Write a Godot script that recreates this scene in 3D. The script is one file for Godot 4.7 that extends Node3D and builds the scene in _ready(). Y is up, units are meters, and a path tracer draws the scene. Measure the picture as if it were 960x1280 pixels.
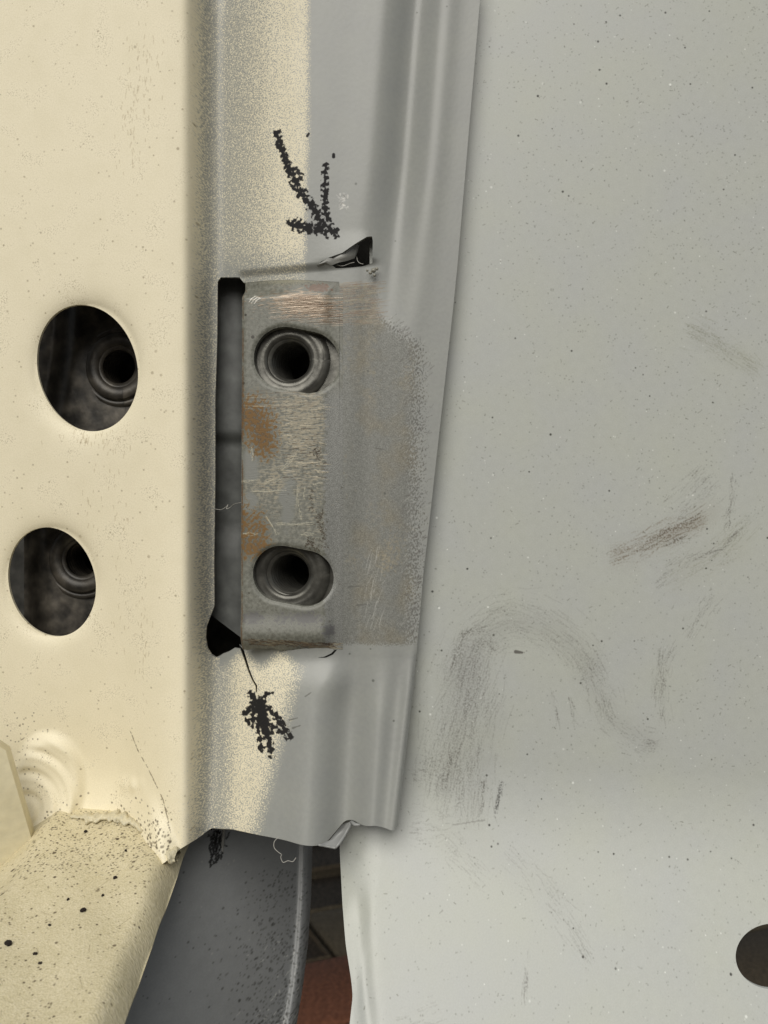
extends Node3D
# Close-up of a car's door pillar: primed grey steel with cream overspray, a worn hinge pad with two threaded nuts,
# a light grey fender panel beside it and a cream sill below. Units are metres; the visible piece is about 19 x 26 cm.

const D := 0.24            # camera distance to the pillar plane
const S := 0.0002          # metres per photo pixel on the plane z = 0
var rng := RandomNumberGenerator.new()

# ------------------------------------------------------------------ small maths
func kz(z: float) -> float: return (D - z) * S / D
func P(px: float, py: float, z: float) -> Vector3:
	var k := kz(z)
	return Vector3((px - 480.0) * k, (640.0 - py) * k, z)
func sm(a: float, b: float, x: float) -> float:
	var t := clampf((x - a) / (b - a), 0.0, 1.0)
	return t * t * (3.0 - 2.0 * t)
func gau(x: float, c: float, w: float) -> float:
	var t := (x - c) / w
	return exp(-t * t)
func lin(pts: Array, x: float) -> float:
	if x <= pts[0][0]: return pts[0][1]
	for i in range(1, pts.size()):
		if x <= pts[i][0]:
			var t: float = (x - pts[i - 1][0]) / (pts[i][0] - pts[i - 1][0])
			return lerpf(pts[i - 1][1], pts[i][1], t)
	return pts[pts.size() - 1][1]
func table(pts: Array, from: int, to: int, blur: int) -> PackedFloat32Array:
	# one value per pixel, softened so that bends are rounded
	var a := PackedFloat32Array()
	for x in range(from, to + 1): a.append(lin(pts, x))
	for pass_ in 2:
		var b := a.duplicate()
		for i in a.size():
			var s := 0.0
			for k in range(-blur, blur + 1): s += a[clampi(i + k, 0, a.size() - 1)]
			b[i] = s / (2 * blur + 1)
		a = b
	return a
func look(t: PackedFloat32Array, from: int, x: float) -> float:
	var f := clampf(x - from, 0.0, t.size() - 1.001)
	var i := int(f)
	return lerpf(t[i], t[i + 1], f - i)
func oval(cx: float, cy: float, rx: float, ry: float, turn: float, n := 72) -> PackedVector2Array:
	var o := PackedVector2Array()
	for i in n:
		var a := TAU * i / n
		o.append(Vector2(cx, cy) + Vector2(cos(a) * rx, sin(a) * ry).rotated(turn))
	return o
func stadium(a: Vector2, b: Vector2, r: float, squash := 1.0, n := 28) -> PackedVector2Array:
	var o := PackedVector2Array()
	var dir := (b - a).angle()
	for i in n + 1: o.append(b + Vector2(r, 0).rotated(dir - PI / 2 + PI * i / n) * Vector2(1, squash))
	for i in n + 1: o.append(a + Vector2(r, 0).rotated(dir + PI / 2 + PI * i / n) * Vector2(1, squash))
	return o
func smooth_poly(pts: Array, n := 5) -> PackedVector2Array:
	var o := PackedVector2Array()
	var c := pts.size()
	for i in c:
		for k in n:
			var p0: Vector2 = pts[(i + c - 1) % c]; var p1: Vector2 = pts[i]; var p2: Vector2 = pts[(i + 1) % c]; var p3: Vector2 = pts[(i + 2) % c]
			o.append(p1.cubic_interpolate(p2, p0, p3, float(k) / n))
	return o
func sd_poly(p: Vector2, q: PackedVector2Array) -> float:
	var best := 1e9
	var inside := false
	var n := q.size()
	var j := n - 1
	for i in n:
		var a := q[i]; var b := q[j]
		var e := b - a; var w := p - a
		var d := (w - e * clampf(w.dot(e) / maxf(e.length_squared(), 1e-20), 0.0, 1.0)).length_squared()
		if d < best: best = d
		if (a.y > p.y) != (b.y > p.y) and p.x < (b.x - a.x) * (p.y - a.y) / (b.y - a.y) + a.x: inside = not inside
		j = i
	return -sqrt(best) if inside else sqrt(best)

# ------------------------------------------------------------------ nodes and meshes
func tag(o: Node, label: String, category: String, group := "", kind := "") -> void:
	if label: o.set_meta("label", label)
	if category: o.set_meta("category", category)
	if group: o.set_meta("group", group)
	if kind: o.set_meta("kind", kind)
func thing(called: String, at: Vector3, label: String, category: String, group := "") -> Node3D:
	var o := Node3D.new()
	o.name = called
	add_child(o, true)
	o.position = at
	tag(o, label, category, group)
	return o
func put(called: String, m: Mesh, mat: Material, parent: Node3D = null) -> MeshInstance3D:
	var o := MeshInstance3D.new()
	o.name = called
	o.mesh = m
	for i in m.get_surface_count(): m.surface_set_material(i, mat) if m is ArrayMesh else null
	o.material_override = mat
	(parent if parent else self).add_child(o, true)
	return o
func finish(v: PackedVector3Array, idx: PackedInt32Array, uv: PackedVector2Array, m: ArrayMesh = null, flat := false) -> ArrayMesh:
	var a := []
	a.resize(Mesh.ARRAY_MAX)
	a[Mesh.ARRAY_VERTEX] = v
	if uv.size(): a[Mesh.ARRAY_TEX_UV] = uv
	a[Mesh.ARRAY_INDEX] = idx
	var st := SurfaceTool.new()
	st.create_from_arrays(a)
	if flat: st.deindex(); st.set_smooth_group(-1)
	st.generate_normals()
	st.index()
	return st.commit(m) if m else st.commit()

# A sheet: a grid of points, cut where sd <= 0. flip reverses the winding.
func sheet(nc: int, nr: int, v: PackedVector3Array, uv: PackedVector2Array, sd: PackedFloat32Array, flip := false) -> ArrayMesh:
	var idx := PackedInt32Array()
	for r in nr - 1:
		for c in nc - 1:
			var i0 := r * nc + c
			var i1 := i0 + 1
			var i2 := i0 + nc
			var i3 := i2 + 1
			var s := int(sd[i0] > 0) + int(sd[i1] > 0) + int(sd[i2] > 0) + int(sd[i3] > 0)
			if s == 0: continue
			if s == 4:
				if flip: idx.append_array([i0, i2, i1, i1, i2, i3])
				else: idx.append_array([i0, i1, i2, i1, i3, i2])
				continue
			for t in ([[i0, i2, i1], [i1, i2, i3]] if flip else [[i0, i1, i2], [i1, i3, i2]]):
				var loop := PackedInt32Array()
				for k in 3:
					var a: int = t[k]
					var b: int = t[(k + 1) % 3]
					if sd[a] > 0: loop.append(a)
					if (sd[a] > 0) != (sd[b] > 0):
						var f := sd[a] / (sd[a] - sd[b])
						loop.append(v.size())
						v.append(v[a].lerp(v[b], f))
						uv.append(uv[a].lerp(uv[b], f))
						sd.append(1e-9)
				for k in range(1, loop.size() - 1): idx.append_array([loop[0], loop[k], loop[k + 1]])
	return finish(v, idx, uv)

# The cut edge of sheet metal: a strip from each point back by depth.
func edge_strip(m: ArrayMesh, pts: PackedVector3Array, uvs: PackedVector2Array, back: Vector3, closed: bool) -> void:
	var v := PackedVector3Array(); var uv := PackedVector2Array(); var idx := PackedInt32Array()
	var n := pts.size()
	for i in n:
		v.append(pts[i]); v.append(pts[i] + back); uv.append(uvs[i]); uv.append(uvs[i])
	for i in (n if closed else n - 1):
		var a := 2 * i; var b := 2 * ((i + 1) % n)
		idx.append_array([a, b, a + 1, b, b + 1, a + 1])
	finish(v, idx, uv, m)

func tube(path: PackedVector3Array, radii: PackedFloat32Array, sides := 8, m: ArrayMesh = null, caps := true) -> ArrayMesh:
	var v := PackedVector3Array(); var uv := PackedVector2Array(); var idx := PackedInt32Array()
	var n := path.size()
	for i in n:
		var t := (path[mini(i + 1, n - 1)] - path[maxi(i - 1, 0)]).normalized()
		var side := t.cross(Vector3(0.31, 0.2, 0.93)).normalized()
		var up := t.cross(side)
		for k in sides:
			var a := TAU * k / sides
			v.append(path[i] + (side * cos(a) + up * sin(a)) * radii[i])
			uv.append(Vector2(float(k) / sides, float(i) / n))
	for i in n - 1:
		for k in sides:
			var a := i * sides + k; var b := i * sides + (k + 1) % sides
			idx.append_array([a, a + sides, b, b, a + sides, b + sides])
	if caps:
		for e in [0, n - 1]:
			v.append(path[e]); uv.append(Vector2.ZERO)
			for k in sides:
				var a: int = e * sides + k; var b: int = e * sides + (k + 1) % sides
				if e == 0: idx.append_array([v.size() - 1, a, b])
				else: idx.append_array([v.size() - 1, b, a])
	return finish(v, idx, uv, m)

func lathe(prof: PackedVector2Array, n := 48, helix := 0.0, pitch := 0.0, m: ArrayMesh = null, skew := 0.0) -> ArrayMesh:
	# prof: (radius, z) pairs turned about z; helix adds a screw thread of that depth to the marked bore
	var v := PackedVector3Array(); var uv := PackedVector2Array(); var idx := PackedInt32Array()
	for i in prof.size():
		for k in n + 1:
			var a := TAU * k / n
			var r := prof[i].x
			if helix > 0.0:
				var f := fposmod(prof[i].y / pitch + a / TAU, 1.0)
				r += helix * (absf(f - 0.5) * 2.0) * sm(0.0, 0.0012, -prof[i].y)
			v.append(Vector3(cos(a) * r - skew * prof[i].y, sin(a) * r, prof[i].y)); uv.append(Vector2(float(k) / n, float(i) / prof.size()))
	for i in prof.size() - 1:
		for k in n:
			var a := i * (n + 1) + k
			idx.append_array([a, a + n + 1, a + 1, a + 1, a + n + 1, a + n + 2])
	return finish(v, idx, uv, m)

func box_at(lo: Vector3, hi: Vector3) -> ArrayMesh:
	var b := BoxMesh.new()
	b.size = hi - lo
	var st := SurfaceTool.new()
	st.append_from(b, 0, Transform3D(Basis(), (lo + hi) / 2))
	return st.commit()

# a plate: polygon in the xy plane from z0 back to z1, with a small chamfer at the front
func plate(poly: PackedVector2Array, z0: float, z1: float, cham := 0.0003) -> ArrayMesh:
	if Geometry2D.is_polygon_clockwise(poly): poly.reverse()
	var inner := PackedVector2Array()
	var n := poly.size()
	for i in n:
		var d1 := (poly[i] - poly[(i + n - 1) % n]).normalized(); var d2 := (poly[(i + 1) % n] - poly[i]).normalized()
		var nn := (Vector2(-d1.y, d1.x) + Vector2(-d2.y, d2.x)).normalized()
		inner.append(poly[i] + nn * cham)
	var v := PackedVector3Array(); var idx := PackedInt32Array(); var uv := PackedVector2Array()
	for p in inner: v.append(Vector3(p.x, p.y, z0))
	for p in poly: v.append(Vector3(p.x, p.y, z0 - cham))
	for p in poly: v.append(Vector3(p.x, p.y, z1))
	for q in v: uv.append(Vector2(q.x, q.y))
	var tri := Geometry2D.triangulate_polygon(inner)
	for i in range(0, tri.size(), 3): idx.append_array([tri[i], tri[i + 2], tri[i + 1]])
	for l in 2:
		for i in n:
			var a := l * n + i; var b := l * n + (i + 1) % n
			idx.append_array([a, b, a + n, b, b + n, a + n])
	return finish(v, idx, uv, null, true)

# ------------------------------------------------------------------ textures
func noise(w: int, h: int, freq: float, seed_: int, oct := 1, sx := 1.0, sy := 1.0) -> PackedByteArray:
	var f := FastNoiseLite.new()
	f.noise_type = FastNoiseLite.TYPE_SIMPLEX_SMOOTH
	f.seed = seed_
	f.frequency = freq
	f.fractal_type = FastNoiseLite.FRACTAL_FBM if oct > 1 else FastNoiseLite.FRACTAL_NONE
	f.fractal_octaves = oct
	var im := f.get_image(maxi(4, int(w / sx)), maxi(4, int(h / sy)), false, false, true)
	if sx != 1.0 or sy != 1.0: im.resize(w, h, Image.INTERPOLATE_CUBIC)
	im.convert(Image.FORMAT_L8)
	return im.get_data()

class Paint:
	var w: int
	var h: int
	var x0: float      # metres at the left edge
	var y1: float      # metres at the top edge
	var d: float       # metres per texel
	var rgb: PackedByteArray
	var high: PackedByteArray
	var gloss: PackedByteArray
	var metal: PackedByteArray
	var drop: PackedByteArray   # grain that breaks strokes up
	func _init(x0_: float, x1_: float, y0_: float, y1_: float, d_: float) -> void:
		x0 = x0_; y1 = y1_; d = d_
		w = int(ceil((x1_ - x0_) / d)); h = int(ceil((y1_ - y0_) / d))
		rgb.resize(w * h * 3); high.resize(w * h); gloss.resize(w * h)
		high.fill(128); gloss.fill(128)
	func uv(x: float, y: float) -> Vector2: return Vector2((x - x0) / (w * d), (y1 - y) / (h * d))
	func mix(x: int, y: int, c: Color, a: float, dh := 0.0, gl := -1.0) -> void:
		if x < 0 or y < 0 or x >= w or y >= h or a <= 0.0: return
		a = minf(a, 1.0)
		var i := y * w + x
		var j := i * 3
		rgb[j] = int(lerpf(rgb[j], c.r * 255.0, a)); rgb[j + 1] = int(lerpf(rgb[j + 1], c.g * 255.0, a)); rgb[j + 2] = int(lerpf(rgb[j + 2], c.b * 255.0, a))
		if dh != 0.0: high[i] = clampi(int(high[i] + dh * a), 0, 255)
		if gl >= 0.0: gloss[i] = int(lerpf(gloss[i], gl * 255.0, a))
	# a stroke along points given in metres; grain 0 = solid, 1 = broken by the drop noise
	func stroke(pts: PackedVector2Array, r0: float, r1: float, c: Color, a: float, grain := 0.0, dh := 0.0, gl := -1.0, edge := 0.35) -> void:
		var lo := pts[0]; var hi := pts[0]
		for p in pts: lo = lo.min(p); hi = hi.max(p)
		var rm := maxf(r0, r1) * 1.2
		var xa := maxi(0, int((lo.x - rm - x0) / d)); var xb := mini(w - 1, int((hi.x + rm - x0) / d) + 1)
		var ya := maxi(0, int((y1 - hi.y - rm) / d)); var yb := mini(h - 1, int((y1 - lo.y + rm) / d) + 1)
		var n := pts.size() - 1
		for y in range(ya, yb + 1):
			for x in range(xa, xb + 1):
				var p := Vector2(x0 + (x + 0.5) * d, y1 - (y + 0.5) * d)
				var best := 1e9
				for i in n:
					var e := pts[i + 1] - pts[i]
					var q := p - pts[i]
					var t := clampf(q.dot(e) / maxf(e.length_squared(), 1e-16), 0.0, 1.0)
					var rr := lerpf(r0, r1, (i + t) / n)
					var l := (q - e * t).length() / rr
					if l < best: best = l
				if best > 1.2: continue
				var cover := clampf((1.1 - best) / edge, 0.0, 1.0)
				if grain > 0.0:
					var g := drop[y * w + x] / 255.0
					cover = clampf((1.1 - best - (0.5 - g) * 4.0 * grain - 0.22 * grain) / edge, 0.0, 1.0)
				mix(x, y, c, cover * a, dh, gl)
	func dot(x: float, y: float, r: float, c: Color, a: float, dh := 0.0) -> void:
		var cx := (x - x0) / d; var cy := (y1 - y) / d; var rr := r / d
		for j in range(int(cy - rr - 1), int(cy + rr + 2)):
			for i in range(int(cx - rr - 1), int(cx + rr + 2)):
				mix(i, j, c, a * clampf(rr + 0.5 - Vector2(i + 0.5 - cx, j + 0.5 - cy).length(), 0.0, 1.0), dh)
	func image(b: PackedByteArray, f: int) -> ImageTexture: return ImageTexture.create_from_image(Image.create_from_data(w, h, false, f, b))
	func material(relief_mm: float, metallic := 0.0, spec := 0.5) -> StandardMaterial3D:
		var m := StandardMaterial3D.new()
		m.albedo_texture = image(rgb, Image.FORMAT_RGB8)
		m.roughness = 1.0
		m.roughness_texture = image(gloss, Image.FORMAT_L8)
		m.metallic_specular = spec
		m.metallic = metallic
		if metal.size():
			m.metallic = 1.0
			m.metallic_texture = image(metal, Image.FORMAT_L8)
		m.heightmap_enabled = true
		m.heightmap_texture = image(high, Image.FORMAT_L8)
		m.heightmap_scale = relief_mm * 0.1
		m.texture_repeat = false
		return m

func plain(c: Color, rough: float, metallic := 0.0, bump_mm := 0.0, freq := 0.02, vary := 0.12) -> StandardMaterial3D:
	# a plain paint or metal with fine triplanar grain
	var m := StandardMaterial3D.new()
	m.albedo_color = c
	m.roughness = rough
	m.metallic = metallic
	var n := FastNoiseLite.new()
	n.seed = int(c.r * 977 + rough * 131)
	n.frequency = freq
	n.fractal_octaves = 5
	var im := n.get_image(512, 512, false, false, true)
	var im2: Image = im.duplicate()
	im.convert(Image.FORMAT_RGB8)
	var by := im.get_data()
	for i in by.size(): by[i] = int(255.0 * (1.0 - vary * 2.0 * (1.0 - by[i] / 255.0)))
	m.albedo_texture = ImageTexture.create_from_image(Image.create_from_data(512, 512, false, Image.FORMAT_RGB8, by))
	if bump_mm > 0.0:
		im2.convert(Image.FORMAT_L8)
		m.heightmap_enabled = true
		m.heightmap_texture = ImageTexture.create_from_image(im2)
		m.heightmap_scale = bump_mm * 0.1
	m.uv1_triplanar = true
	m.uv1_world_triplanar = true
	m.uv1_scale = Vector3(14, 14, 14)
	return m

# ------------------------------------------------------------------ the pillar's section and relief (pixels in, millimetres out)
const SEC := [[-60, -8.0], [60, -3.5], [205, 0.0], [236, -0.3], [252, -8.5], [264, -13.0], [282, -13.2], [300, -10.4], [335, -5.6], [370, -3.0], [620, -2.4]]
var sec: PackedFloat32Array
var groove_x: PackedFloat32Array
var groove_d: PackedFloat32Array
var right_x: PackedFloat32Array
var bottom_y: PackedFloat32Array
func section(px: float) -> float: return look(sec, -60, px) * 0.001
var hole_a: PackedVector2Array
var hole_b: PackedVector2Array

# the cream face leans back towards its foot, most at its far side (metres)
func lean(px: float, py: float) -> float:
	if px < 236.0:
		if py < 200.0: return 0.0
		var t := minf((py - 200.0) / 840.0, 1.1)
		return -0.017 * t * t * (1.0 - sm(110.0, 236.0, px))
	if py < 822.0: return 0.0
	return 0.0065 * pow((py - 822.0) / 213.0, 1.35) * sm(236.0, 290.0, px)      # below the hinge the metal comes forward
func seen(px: float, py: float) -> Vector2:
	# from the section's own pixel to the one where the leaning metal is seen
	var b := lean(px, py)
	var zs := section(px)
	var q := kz(zs) / kz(zs + b)
	return Vector2(480.0 + (px - 480.0) * q, 640.0 + (py - 640.0) * q)

func relief(px: float, py: float) -> float:
	var h := 0.0
	var b := lean(px, py)
	if b != 0.0:
		h = b * 1000.0
		var sn := seen(px, py)
		px = sn.x; py = sn.y
	if px > 400.0 or py > 780.0 and px > 300.0:
		var c := look(groove_x, -40, py)
		var d := look(groove_d, -40, py)
		h -= d * gau(px, c, 21.0)
		h += d * (0.24 + 0.16 * sm(820.0, 900.0, py)) * (gau(px, c - 44.0, 20.0) + gau(px, c + 36.0, 16.0))
		if py > 760.0:
			var e := look(right_x, -40, py) - px
			h -= 1.2 * pow(clampf(1.0 - e / 5.0, 0.0, 1.0), 2.0) * sm(790.0, 850.0, py)
			h += 0.75 * gau(e, 7.0, 6.0) * sm(800.0, 870.0, py)
			h -= 0.35 * gau(e, 22.0, 8.0) * sm(800.0, 870.0, py)
	# ledge above the hinge pad, and the dish below its lip
	if px > 290.0 and px < 500.0:
		var ledge := 345.0 - (px - 300.0) * 0.09
		h -= 1.3 * sm(ledge - 9.0, ledge + 2.0, py) * (1.0 - sm(400.0, 640.0, py)) * sm(292.0, 306.0, px) * (1.0 - sm(452.0, 482.0, px))
		if py > 760.0:
			h -= 1.2 * gau(py, 824.0, 22.0) * (1.0 - sm(400.0, 450.0, px)) * sm(296.0, 330.0, px)
			h += 0.9 * gau(px, 418.0 - (py - 830.0) * 0.05, 22.0) * gau(py, 850.0, 26.0)
		# the edge of the tear lifts
		if py > 270.0 and py < 335.0: h += 1.0 * sm(285.0, 322.0, py) * sm(385.0, 455.0, px) * (1.0 - sm(455.0, 475.0, px)) * (1.0 - sm(322.0, 330.0, py))
	if px < 236.0:
		# rolled-in lips round the two access holes
		if py > 330.0 and py < 840.0:
			var da := Vector2((px - 107.0) / 65.0, (py - 459.0) / 79.0).length() - 1.0
			var db := Vector2((px - 62.0) / 57.0, (py - 728.0) / 68.0).length() - 1.0
			if da < 0.9: h -= 1.5 * exp(-maxf(da, 0.0) * 7.5)
			if db < 0.9: h -= 1.4 * exp(-maxf(db, 0.0) * 7.5)
		if py > 800.0:
			# the foot curves forward into the sill, inside a crease that rises to the right
			var crease := 160.0 + (py - 900.0) * 0.40
			var inn := 1.0 - sm(-16.0, 3.0, px - crease)
			var f := clampf((py - 880.0) / 165.0, 0.0, 1.08)
			h += inn * 5.5 * f * f * f
			h -= inn * 2.5 * gau(py, 950.0 + px * 0.3, 62.0) * gau(px, 100.0, 95.0)
			# smeared sealer: a mound with curved tool marks
			var q := Vector2((px - 60.0) / 47.0, (py - 985.0) / 72.0)
			var r := q.length()
			if r < 1.25 and px > 2.0:
				var top := 1.0 - sm(0.72, 1.04, r)
				var swirl := Vector2((px - 40.0) / 58.0, (py - 1010.0) / 66.0).length()
				h += top * (2.4 + 0.36 * sin(swirl * 15.0 + 0.6) + 0.16 * sin(swirl * 31.0 + px * 0.05))
			var q2 := Vector2((px - 165.0) / 13.0, (py - 982.0) / 8.0).length()
			h += 0.7 * exp(-q2 * q2) * (1.0 + 0.5 * sin(px * 0.5))
	return h * 0.001

func world2(px: float, py: float) -> Vector2:
	var k := kz(section(px) + lean(px, py))
	return Vector2((px - 480.0) * k, (640.0 - py) * k)
func on_pillar(pts: Array) -> PackedVector2Array:
	var o := PackedVector2Array()
	for p in pts: o.append(world2(p.x, p.y))
	return o
func to2(pts: PackedVector2Array) -> PackedVector2Array: return on_pillar(Array(pts))

func steps(from: float, to: float, coarse: float, fine: Array) -> PackedFloat32Array:
	var o := PackedFloat32Array([from])
	var x := from
	while x < to:
		var s := coarse
		for f in fine:
			if x >= f[0] - 0.01 and x < f[1]: s = f[2]
		x += s
		o.append(minf(x, to))
	return o

# ------------------------------------------------------------------ build
var pillar_paint: Paint
func _ready() -> void:
	rng.seed = 4117
	light_and_camera()
	floor_and_underbody()
	prepare()
	fender()
	pillar()
	sill()
	rear_panel()
	small_things()

func light_and_camera() -> void:
	var cam := Camera3D.new()
	cam.name = "camera"
	add_child(cam)
	cam.position = Vector3(0, 0, D)
	cam.fov = rad_to_deg(2.0 * atan(640.0 * S / D))
	cam.near = 0.01
	cam.far = 60.0
	var at := CameraAttributesPhysical.new()
	at.frustum_focal_length = 6.0
	at.frustum_focus_distance = 0.243
	at.exposure_aperture = 5.0
	at.frustum_near = 0.01
	at.frustum_far = 60.0
	cam.attributes = at
	cam.fov = rad_to_deg(2.0 * atan(640.0 * S / D))
	var sun := DirectionalLight3D.new()
	sun.name = "sun"
	add_child(sun)
	sun.light_energy = 0.5
	sun.light_color = Color(1.0, 0.985, 0.955)
	sun.light_angular_distance = 48.0
	sun.shadow_enabled = true
	sun.look_at_from_position(Vector3(-0.22, 0.78, 1.0), Vector3.ZERO)
	var sky := ProceduralSkyMaterial.new()
	sky.sky_top_color = Color(0.80, 0.84, 0.88)
	sky.sky_horizon_color = Color(0.80, 0.81, 0.80)
	sky.sky_curve = 0.2
	sky.ground_bottom_color = Color(0.30, 0.27, 0.24)
	sky.ground_horizon_color = Color(0.50, 0.48, 0.45)
	sky.sun_angle_max = 1.0
	var e := Environment.new()
	e.background_mode = Environment.BG_SKY
	e.sky = Sky.new()
	e.sky.sky_material = sky
	e.background_energy_multiplier = 0.30
	e.tonemap_mode = Environment.TONE_MAPPER_LINEAR
	e.tonemap_exposure = 1.75
	e.sdfgi_enabled = true
	e.ssao_enabled = true
	e.ssil_enabled = true
	var we := WorldEnvironment.new()
	we.name = "environment"
	we.environment = e
	add_child(we)

func floor_and_underbody() -> void:
	var y := -0.42
	var ground := put("ground", box_at(Vector3(-5, y - 0.2, -6), Vector3(5, y - 0.012, 4)), plain(Color(0.36, 0.32, 0.27), 0.95, 0.0, 0.5, 0.02, 0.3))
	tag(ground, "dusty brown bedding under the brick floor", "ground", "", "structure")
	var v := PackedVector3Array(); var n := 0
	# one brick with worn, chamfered edges
	var meshes := []
	for k in 3:
		var b := PackedVector2Array()
		var hw := 0.052; var hl := 0.104
		b = PackedVector2Array([Vector2(-hl, -hw), Vector2(hl - 0.004 * k, -hw), Vector2(hl, -hw + 0.004 * k + 0.001), Vector2(hl, hw), Vector2(-hl + 0.006, hw), Vector2(-hl, hw - 0.005)])
		meshes.append(plate(b, 0.0, -0.05, 0.004))
	var mats := [plain(Color(0.60, 0.385, 0.285), 0.9, 0.0, 0.6, 0.03, 0.25), plain(Color(0.47, 0.43, 0.355), 0.92, 0.0, 0.6, 0.03, 0.25), plain(Color(0.45, 0.40, 0.325), 0.9, 0.0, 0.6, 0.03, 0.25)]
	var turn := deg_to_rad(24.0)
	for r in range(-7, 8):
		for c in range(-4, 5):
			var at := Vector3(c * 0.214 + (0.107 if r % 2 != 0 else 0.0), 0, r * 0.110).rotated(Vector3.UP, turn) + Vector3(-0.02, y, -0.62)
			if at.z > -0.2 or at.z < -1.25 or absf(at.x) > 0.62: continue
			var o := put("brick", meshes[n % 3], mats[0 if Vector2(at.x + 0.02, at.z + 0.55).length() < 0.085 else 1 + (n * 7 + r) % 2], ground)
			o.transform = Transform3D(Basis(Vector3.UP, turn + rng.randf_range(-0.02, 0.02)) * Basis(Vector3.RIGHT, -PI / 2), at + Vector3(0, rng.randf_range(-0.003, 0.003), 0))
			n += 1
	var u := put("car_underbody", box_at(Vector3(-0.6, 0.06, -1.3), Vector3(0.75, 0.3, -0.075)), plain(Color(0.40, 0.40, 0.39), 0.8))
	tag(u, "grey underbody of the car behind the pillar, above the brick floor", "underbody")

func prepare() -> void:
	sec = table(SEC, -60, 640, 7)
	groove_x = table([[-40, 525], [0, 521], [200, 505], [350, 488], [450, 473], [600, 460], [800, 444], [900, 437], [1060, 428]], -40, 1100, 20)
	groove_d = table([[-40, 3.0], [230, 2.8], [330, 1.6], [430, 0.8], [720, 0.8], [810, 1.3], [890, 3.0], [1060, 3.8]], -40, 1100, 20)
	right_x = table([[-40, 603], [0, 600], [330, 572], [380, 567], [632, 539], [720, 529], [860, 517], [1035, 497], [1100, 490]], -40, 1100, 4)
	bottom_y = table([[-60, 1130], [150, 1110], [196, 1074], [224, 1062], [250, 1046], [264, 1035], [290, 1036], [330, 1045], [372, 1053], [398, 1056], [410, 1053], [421, 1042], [430, 1032], [440, 1029], [452, 1032], [468, 1030], [490, 1037], [502, 1033], [640, 1033]], -60, 640, 2)
	hole_a = oval(107, 459, 62.5, 80.5, deg_to_rad(-14.0))
	hole_b = oval(62, 728, 54.5, 69.5, deg_to_rad(-14.0))

# ---------------------------------------------------------------- pillar
const CREAM := Color(0.915, 0.880, 0.775)
const GREY := Color(0.570, 0.577, 0.563)

func cream_share(px: float, py: float) -> float:
	# how thickly the cream overspray lies on the grey primer
	if px < 275.0: return lerpf(1.35, 0.34, sm(228.0, 264.0, px)) - 0.30 * sm(880.0, 1040.0, py) * sm(180.0, 236.0, px) * (1.0 - sm(236.0, 268.0, px))
	var cut: float
	if py < 420.0:
		cut = 389.0 - 4.0 * sm(150.0, 300.0, py)
		var s := 0.34 + 0.40 * sm(282.0, 368.0, px)
		if px > cut - 12.0: s *= 1.0 - sm(cut - 10.0, cut + 4.0, px)
		return s * (1.0 - sm(300.0, 345.0, py) * 0.55)
	if py > 760.0:
		cut = 392.0 - (py - 830.0) * 0.26
		var t := (0.30 + 0.42 * sm(276.0, 305.0, px)) * (1.0 - sm(cut - 34.0, cut + 2.0, px))
		return t * sm(812.0, 836.0, py + 8.0 * sin(px * 0.13))
	return 0.34 * (1.0 - sm(275.0, 305.0, px))

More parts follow.
